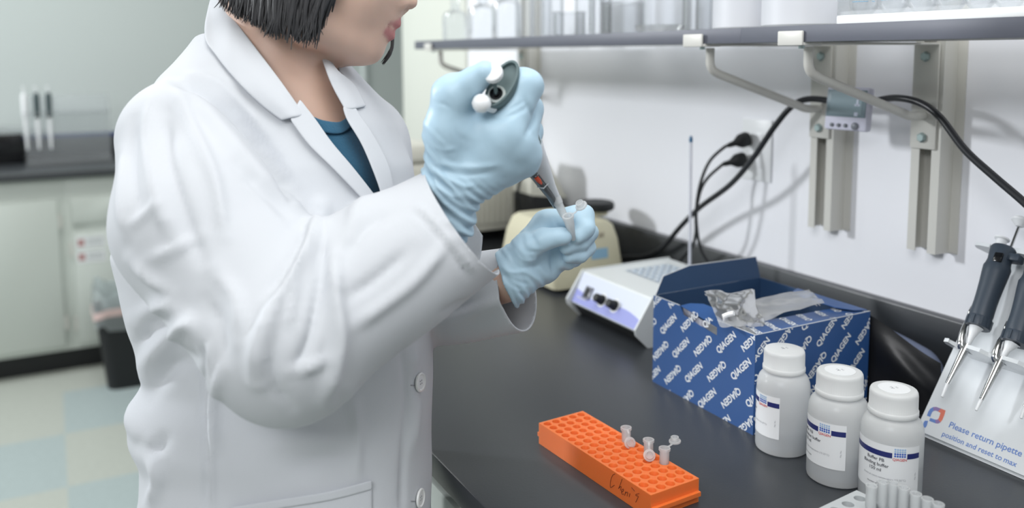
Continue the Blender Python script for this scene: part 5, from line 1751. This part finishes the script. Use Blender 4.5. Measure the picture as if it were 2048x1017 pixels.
for k in range(130):                                    # fine stray strands at the hem
    x = 450 + 222 * hair_rn.rand(); hem = np.interp(x, HEM[:, 0], HEM[:, 1]) + 6 + 8 * hair_rn.rand()
    f = np.clip((x - 440) / 170, 0, 1); dep = -.086 * math.sin(f * PI / 2)
    dx = hair_rn.randn() * 7
    pts = smooth_path([CAMM @ Vector(hp(*q)) for q in ((x + 10, hem - 90, dep), (x + 4, hem - 40, dep), (x + dx * .4, hem - 14, dep * .98), (x + dx, hem, dep * .96))], 4)
    hb_.tube(pts, [.0007] * (len(pts) - 4) + [.0006, .0005, .0004, .0002], 4)
for k in range(7):                                    # lock on the far cheek, seen past the chin
    a = hair_rn.randn() * 3
    pts = smooth_path([CAMM @ Vector(hp(*q)) for q in ((740 + a, -80, .066), (764 + a, 20, .068), (770 + a * .8, 70, .062), (766 + a * .6, 95 + a, .056), (752 + a * .8 - k * .4, 119 + a, .052))], 5)
    hb_.tube(pts, [.0011] * (len(pts) - 6) + [.0014, .0012, .0010, .0008, .0005, .0002], 5)
hb_.build('locks', M_hair, hair, sharp=80)
# ------------------------------------------------------------------ gloves
def glove(name, fn, lo, hi, wrist, axis, label, creases, openp, openn, ruck=.0011):
    v, F = mesh_sdf(fn, lo, hi, .0017, relax=2)
    rn = np.random.RandomState(5)
    axis = np.array(axis, float); axis /= np.linalg.norm(axis)
    t = (v - wrist) @ axis
    N = vnormals(v, F)
    w = np.clip(1 - (t - .005) / .045, 0, 1)
    q = np.zeros(len(v))
    for k in range(6):
        kk = axis * (420 + 420 * rn.rand()) + rn.randn(3) * 80
        q += np.sin(v @ kk + rn.rand() * 6.28) * np.clip(np.sin(v @ (rn.randn(3) * 45) + rn.rand() * 6.28) + .4, 0, 1)
    v = v + N * (q * w * ruck)[:, None]
    q = np.zeros(len(v))
    for k in range(8):
        q += np.sin(v @ (rn.randn(3) * 120) + rn.rand() * 6.28)
    v = v + N * (q * .0002)[:, None]
    v = folds(v, F, creases)
    op = ((v - openp) @ np.array(openn)) > -.0012
    keep = ~op[F].all(1)
    o, _ = to_obj(name, v, F[keep], M_glove, person)
    o['label'] = label
    s = o.modifiers.new('thickness', 'SOLIDIFY'); s.thickness = .0006; s.offset = -1
    return o


r_ = lambda px, d: px * d / F_PX
# right hand, raised: fist round the pipette, thumb on the plunger
WR = cp(893, 388, .862)
RH_ = dict(i=[cp(1012, 268, .842), cp(1050, 172, .848), cp(1020, 168, .895), cp(990, 205, .90)],
           m=[cp(1034, 290, .850), cp(1055, 220, .876), cp(1030, 222, .912), cp(998, 250, .915)],
           r=[cp(1040, 314, .860), cp(1055, 264, .892), cp(1030, 268, .925), cp(1004, 290, .925)],
           p=[cp(1040, 322, .872), cp(1056, 300, .898), cp(1030, 306, .932), cp(1010, 318, .93)])
FR = dict(i=(.0182, .0178, .0150, .0110), m=(.0180, .0165, .0140, .0110), r=(.0170, .0155, .0130, .0105), p=(.0158, .0150, .0125, .0095))


def right_hand(P):
    d = None
    for k in 'imrp':
        p = rc(P, WR + (cp(903, 364, .862) - WR) * (1 if k == 'i' else .4), RH_[k][0], .0225, FR[k][0] + .001)
        d = p if d is None else smin(d, p, .012)
    d = smin(d, rc(P, cp(892, 268, .846), cp(996, 262, .846), .0200, .0190), .012)
    d = smin(d, rc(P, cp(900, 366, .858), cp(1044, 308, .864), .0200, .0165), .012)
    fs = None
    for k in 'imrp':
        f = chain(P, RH_[k], FR[k], .004)
        fs = f if fs is None else smin(fs, f, .0018)
    d = smin(d, fs, .006)
    th = chain(P, [cp(893, 345, .856), cp(893, 255, .842), cp(906, 192, .836), cp(968, 147, .820)], [.0215, .0212, .0200, .0122], .006)
    d = smin(d, th, .009)
    wr = rc(P, WR, cp(898, 440, .865), .0262, .0265)
    d = smin(d, wr, .015)
    ax = np.array([-.79, .61, -.06])
    pl = sum((P[i] - cp(888, 415, .862)[i]) * ax[i] for i in range(3))
    return np.maximum(d, pl - .035)


axR = (cp(1000, 270, .85) - WR)
crR = [([(972, 232), (1000, 238), (1030, 228), (1060, 212)], -1.2, 5), ([(1000, 226), (1030, 214), (1052, 200)], -.9, 4), ([(1048, 196), (1066, 240), (1052, 270)], -1.8, 5), ([(1062, 250), (1076, 285)], -1.5, 5),
       ([(905, 250), (920, 275), (950, 290)], -1.0, 8), ([(862, 290), (890, 300), (915, 296)], .9, 5), ([(872, 205), (890, 210), (905, 222)], -.8, 4), ([(868, 325), (930, 335), (1000, 330)], 1.4, 6), ([(872, 338), (930, 350), (985, 346)], -1.4, 5), ([(858, 332), (885, 352), (925, 372), (950, 372)], 1.8, 5), ([(852, 345), (880, 366), (915, 388)], -1.8, 4), ([(862, 366), (890, 386), (920, 398)], 1.5, 4)]
oR = cp(888, 415, .862) + np.array([-.79, .61, -.06]) / np.linalg.norm([-.79, .61, -.06]) * .035
glove('glove', right_hand, (-.13, -.14, .77), (.06, .13, .97), WR, axR, 'light blue glove on the raised hand gripping the pipette', crR, oR, np.array([-.79, .61, -.06]) / np.linalg.norm([-.79, .61, -.06]))

# left hand: pinches the small tube between thumb and forefinger
WL = cp(1014, 560, .952)
LH = dict(i=[cp(1092, 446, .962), cp(1166, 430, .965), cp(1170, 458, .952), cp(1152, 474, .945)],
          m=[cp(1108, 468, .978), cp(1178, 466, .978), cp(1160, 486, .958), cp(1133, 495, .944)],
          r=[cp(1112, 496, .985), cp(1174, 496, .982), cp(1158, 511, .962), cp(1138, 514, .951)],
          p=[cp(1108, 522, .985), cp(1150, 518, .990), cp(1135, 525, .972), cp(1122, 524, .965)])
FL = dict(i=(.0135, .0118, .0112, .0092), m=(.0140, .0108, .0100, .0088), r=(.0135, .0100, .0092, .0080), p=(.0130, .0095, .0085, .0078))


def left_hand(P):
    d = None
    for k in 'imrp':
        p = rc(P, WL, LH[k][0], .0225, FL[k][0] + .002)
        d = p if d is None else smin(d, p, .012)
    d = smin(d, rc(P, cp(1030, 540, .95), cp(1085, 538, .972), .022, .0165), .012)
    fs = None
    for k in 'imrp':
        f = chain(P, LH[k], FL[k], .003)
        fs = f if fs is None else smin(fs, f, .0012)
    d = smin(d, fs, .005)
    th = chain(P, [cp(1022, 535, .945), cp(1052, 497, .938), cp(1090, 478, .932), cp(1126, 472, .930)], [.0215, .0160, .0116, .0098], .005)
    d = smin(d, th, .006)
    d = smin(d, rc(P, WL, cp(1000, 575, .955), .0245, .0255), .012)
    ax = np.array([-.92, .36, .05]); ax = ax / np.linalg.norm(ax)
    pl = sum((P[i] - cp(1010, 560, .952)[i]) * ax[i] for i in range(3))
    return np.maximum(d, pl)


axL = np.array([-.92, .36, .05]); axL /= np.linalg.norm(axL)
crL = [([(1040, 470), (1052, 500), (1075, 505)], -1.0, 4), ([(1048, 462), (1062, 494), (1084, 498)], .9, 4), ([(1056, 455), (1072, 486)], -.9, 4), ([(1025, 490), (1045, 520), (1080, 520)], .9, 4), ([(1015, 505), (1040, 535), (1085, 530)], -1.0, 4), ([(1106, 500), (1104, 525), (1108, 548)], -1.6, 5), ([(1110, 440), (1116, 452), (1130, 458)], -1.2, 4),
       ([(1000, 530), (1020, 545), (1050, 545), (1075, 560)], 1.2, 4), ([(1000, 545), (1030, 562), (1060, 570)], -1.2, 4), ([(1005, 560), (1030, 580), (1050, 582)], 1.0, 4)]
glove('glove', left_hand, (-.06, .03, .88), (.12, .19, 1.03), WL, cp(1100, 480, .96) - WL, 'light blue glove on the lower hand pinching the clear tube', crL, cp(1010, 560, .952), axL, .0006)

# ------------------------------------------------------------------ trousers and shoes
def leg(P):
    d = None
    for s in (-1, 1):
        hx, hd = tq_c[14] - .035, .990 + s * .070
        top = np.array([hx, cp(0, 1200, .985)[1], hd]); kn = top + np.array([.02, .34, 0]); an = top + np.array([-.01, .685, s * .01])
        e = chain(P, [top, kn, an], [.074, .060, .050], .02)
        d = e if d is None else smin(d, e, .01)
    return d


floorn = CAMM.to_3x3().transposed() @ Vector((0, 0, 1)); f0_ = CAMM.inverted() @ Vector((0, 0, .03))


def trousers_f(P):
    pl = sum((P[i] - f0_[i]) * floorn[i] for i in range(3))
    return np.maximum(leg(P), -pl)


tv, tF = mesh_sdf(trousers_f, (-.42, .36, .78), (-.06, 1.30, 1.20), .011, relax=2)
to_obj('trousers', tv, tF, M_trouser, person)
for s in (-1, 1):
    an = CAMM @ Vector((tq_c[14] - .01, cp(0, 1200, .985)[1] + .685, .985 + s * .10))
    fx, fy = (RIGHT.x, RIGHT.y)
    M_ = Matrix(((fx, -fy, 0, an.x), (fy, fx, 0, an.y), (0, 0, 1, 0), (0, 0, 0, 1)))
    R = []
    for t, w, h in ((-.08, .018, .03), (-.07, .032, .055), (-.02, .036, .068), (.05, .040, .058), (.11, .044, .042), (.155, .036, .032), (.172, .016, .02)):
        R.append([M_ @ Vector((t, w * math.cos(2 * PI * k / 18), max(.0006, h * .5 + h * .5 * math.sin(2 * PI * k / 18)))) for k in range(18)])
    MB().rings(R).build('shoe', M_shoe, person)

# ------------------------------------------------------------------ pipette in the raised hand
W = lambda px, py, d: CAMM @ Vector(cp(px, py, d))
hpt = thing('pipette', 'dark and white pipette held in the raised blue glove', 'pipette', W(1073, 330, .905))
A_, B_ = W(1117, 407, .938), W(1000, 172, .826)
axp = (B_ - A_).normalized(); LP = (B_ - A_).length
lng = (W(1020, 120, .83) - W(985, 210, .82)); lng = (lng - axp * lng.dot(axp)).normalized()
Mp = axis_matrix(A_, axp, lng)
M_pdark = mat('dark_teal_plastic', rgb(90, 108, 110), .45)
M_pwhite = mat('pale_grey_plastic', rgb(214, 218, 224), .35)
M_por = mat('orange_red_plastic', rgb(226, 84, 48), .4)
R = []
seg = 32
tocam = (Vector(CAM) - B_).normalized()
nh = (axp + tocam * .75).normalized()
lh = (W(1022, 118, .82) - W(984, 212, .82)); lh = (lh - nh * lh.dot(nh)).normalized()
Mh_ = axis_matrix(B_, nh, lh)
for z, a, b, off in ((LP * .50, .0125, .0115, 0), (LP * .62, .0140, .0122, .001), (LP * .78, .0145, .0122, .002)):
    R.append([Mp @ Vector((off + a * math.cos(2 * PI * k / seg), b * math.sin(2 * PI * k / seg), z)) for k in range(seg)])
for z, a, b, off in ((-.020, .0175, .0125, .001), (-.008, .0245, .0128, .003), (-.002, .0270, .0130, .0035), (0, .0262, .0124, .0035), (0, .0238, .0104, .0035), (-.004, .0228, .0096, .0035)):
    R.append([Mh_ @ Vector((off + a * math.cos(2 * PI * k / seg), b * math.sin(2 * PI * k / seg), z)) for k in range(seg)])
MB().rings(R).build('handle', M_pdark, hpt, sharp=50)
Md_ = Mh_ @ Matrix.Translation((-.0085, 0, 0))
MB().lathe([(.0092, -.0038), (.0092, -.001), (.0066, -.001), (.0066, -.003)], Md_, 28).build('dial_ring', mat('pale_dial', rgb(176, 184, 182), .4), hpt)
MB().lathe([(.0064, -.0036), (.0064, .0004), (.0048, .0004), (.0048, -.002), (.0030, -.002), (.0030, .0008), (.0018, .0008), (.0001, -.001)], Md_, 24).build('dial_socket', M_blackgloss, hpt)
pb0 = W(986, 147, .814); 
MB().tube([Md_ @ Vector((0, 0, -.002)), pb0], .0019, 12).build('plunger_rod', M_pdark, hpt)
MB().lathe([(.0070, -.004), (.0094, -.003), (.0100, 0), (.0094, .003), (.0060, .0045), (.0001, .0048)], axis_matrix(pb0, nh), 24).build('plunger_button', M_white, hpt)
eb = W(963, 207, .815)
MB().lathe([(.0001, -.009), (.0050, -.0078), (.0084, -.004), (.0092, 0), (.0084, .004), (.0050, .0078), (.0001, .009)], axis_matrix(eb, axp), 24).tube([eb, Mh_ @ Vector((-.020, 0, -.012))], .0045, 10).build('ejector_button', M_white, hpt)
MB().lathe([(.0040, 0), (.0044, .002), (.0060, LP * .16), (.0092, LP * .30), (.0118, LP * .42), (.0135, LP * .52)], Mp, 24).build('lower_body', M_pwhite, hpt)
# ejector arm on the left side
lt = (W(1060, 340, .905) - W(1085, 330, .905)); lt = (lt - axp * lt.dot(axp)).normalized()
tw = (Vector(CAM) - A_); tw = (tw - axp * tw.dot(axp) - lt * tw.dot(lt)).normalized()
q_ = lambda z, r, t=0: A_ + axp * z + lt * r + tw * t
ea = MB().tube([q_(.001, .0030, .003), q_(LP * .12, .0042, .0035), q_(LP * .22, .0062, .004), q_(LP * .36, .0092, .005), q_(LP * .48, .0115, .005)], [.0040, .0046, .0052, .0058, .0060], 12)
e_ = ea.build('ejector_arm', mat('smoky_plastic', rgb(78, 82, 86), .2, coat=.5), hpt)
for z0, z1, r in ((LP * .255, LP * .33, .0075), (LP * .36, LP * .47, .0095)):
    MB().tube([q_(z0, r - .001, .0078), q_((z0 + z1) / 2, r, .0090), q_(z1, r + .001, .0092)], [.0018, .0026, .0026], 8).build('orange_mark', M_por, e_)
for z, r in ((LP * .23, .0066), (LP * .345, .0086)):
    MB().tube([q_(z, r - .0065, .0075), q_(z - .0015, r, .0100), q_(z + .001, r + .0056, .0060)], .0008, 8).build('clear_rim', M_pwhite, e_)
MB().lathe([(.0045, -.001), (.0048, .0), (.0048, .006), (.0044, .007)], Mp, 20).build('metal_collar', M_chrome, hpt)
tb_, te_ = W(1114, 402, .930), W(1145, 468, .931)
Mt_ = axis_matrix(te_, tb_ - te_); Lt_ = (tb_ - te_).length
MB().lathe([(.0008, 0), (.0018, Lt_ * .15), (.0036, Lt_ * .55), (.0041, Lt_ * .56), (.0048, Lt_ * .9), (.0055, Lt_ * .91), (.0057, Lt_ + .004), (.0050, Lt_ + .004), (.0042, Lt_ * .85), (.0014, Lt_ * .2)], Mt_, 20).build('disposable_tip', M_tube, hpt)
# the tube that is being filled
t0, t1 = W(1147, 481, .934), W(1137, 438, .921)
up_t = (t1 - t0).normalized(); ld_ = W(1165, 415, .925) - t1
tube_h = micro_tube('sample_tube', 'open clear tube pinched in the lower blue glove', t0, up_t, ld_, 0.30, group=None, L=(t1 - t0).length + .004, r=.0052, strap=.0075)
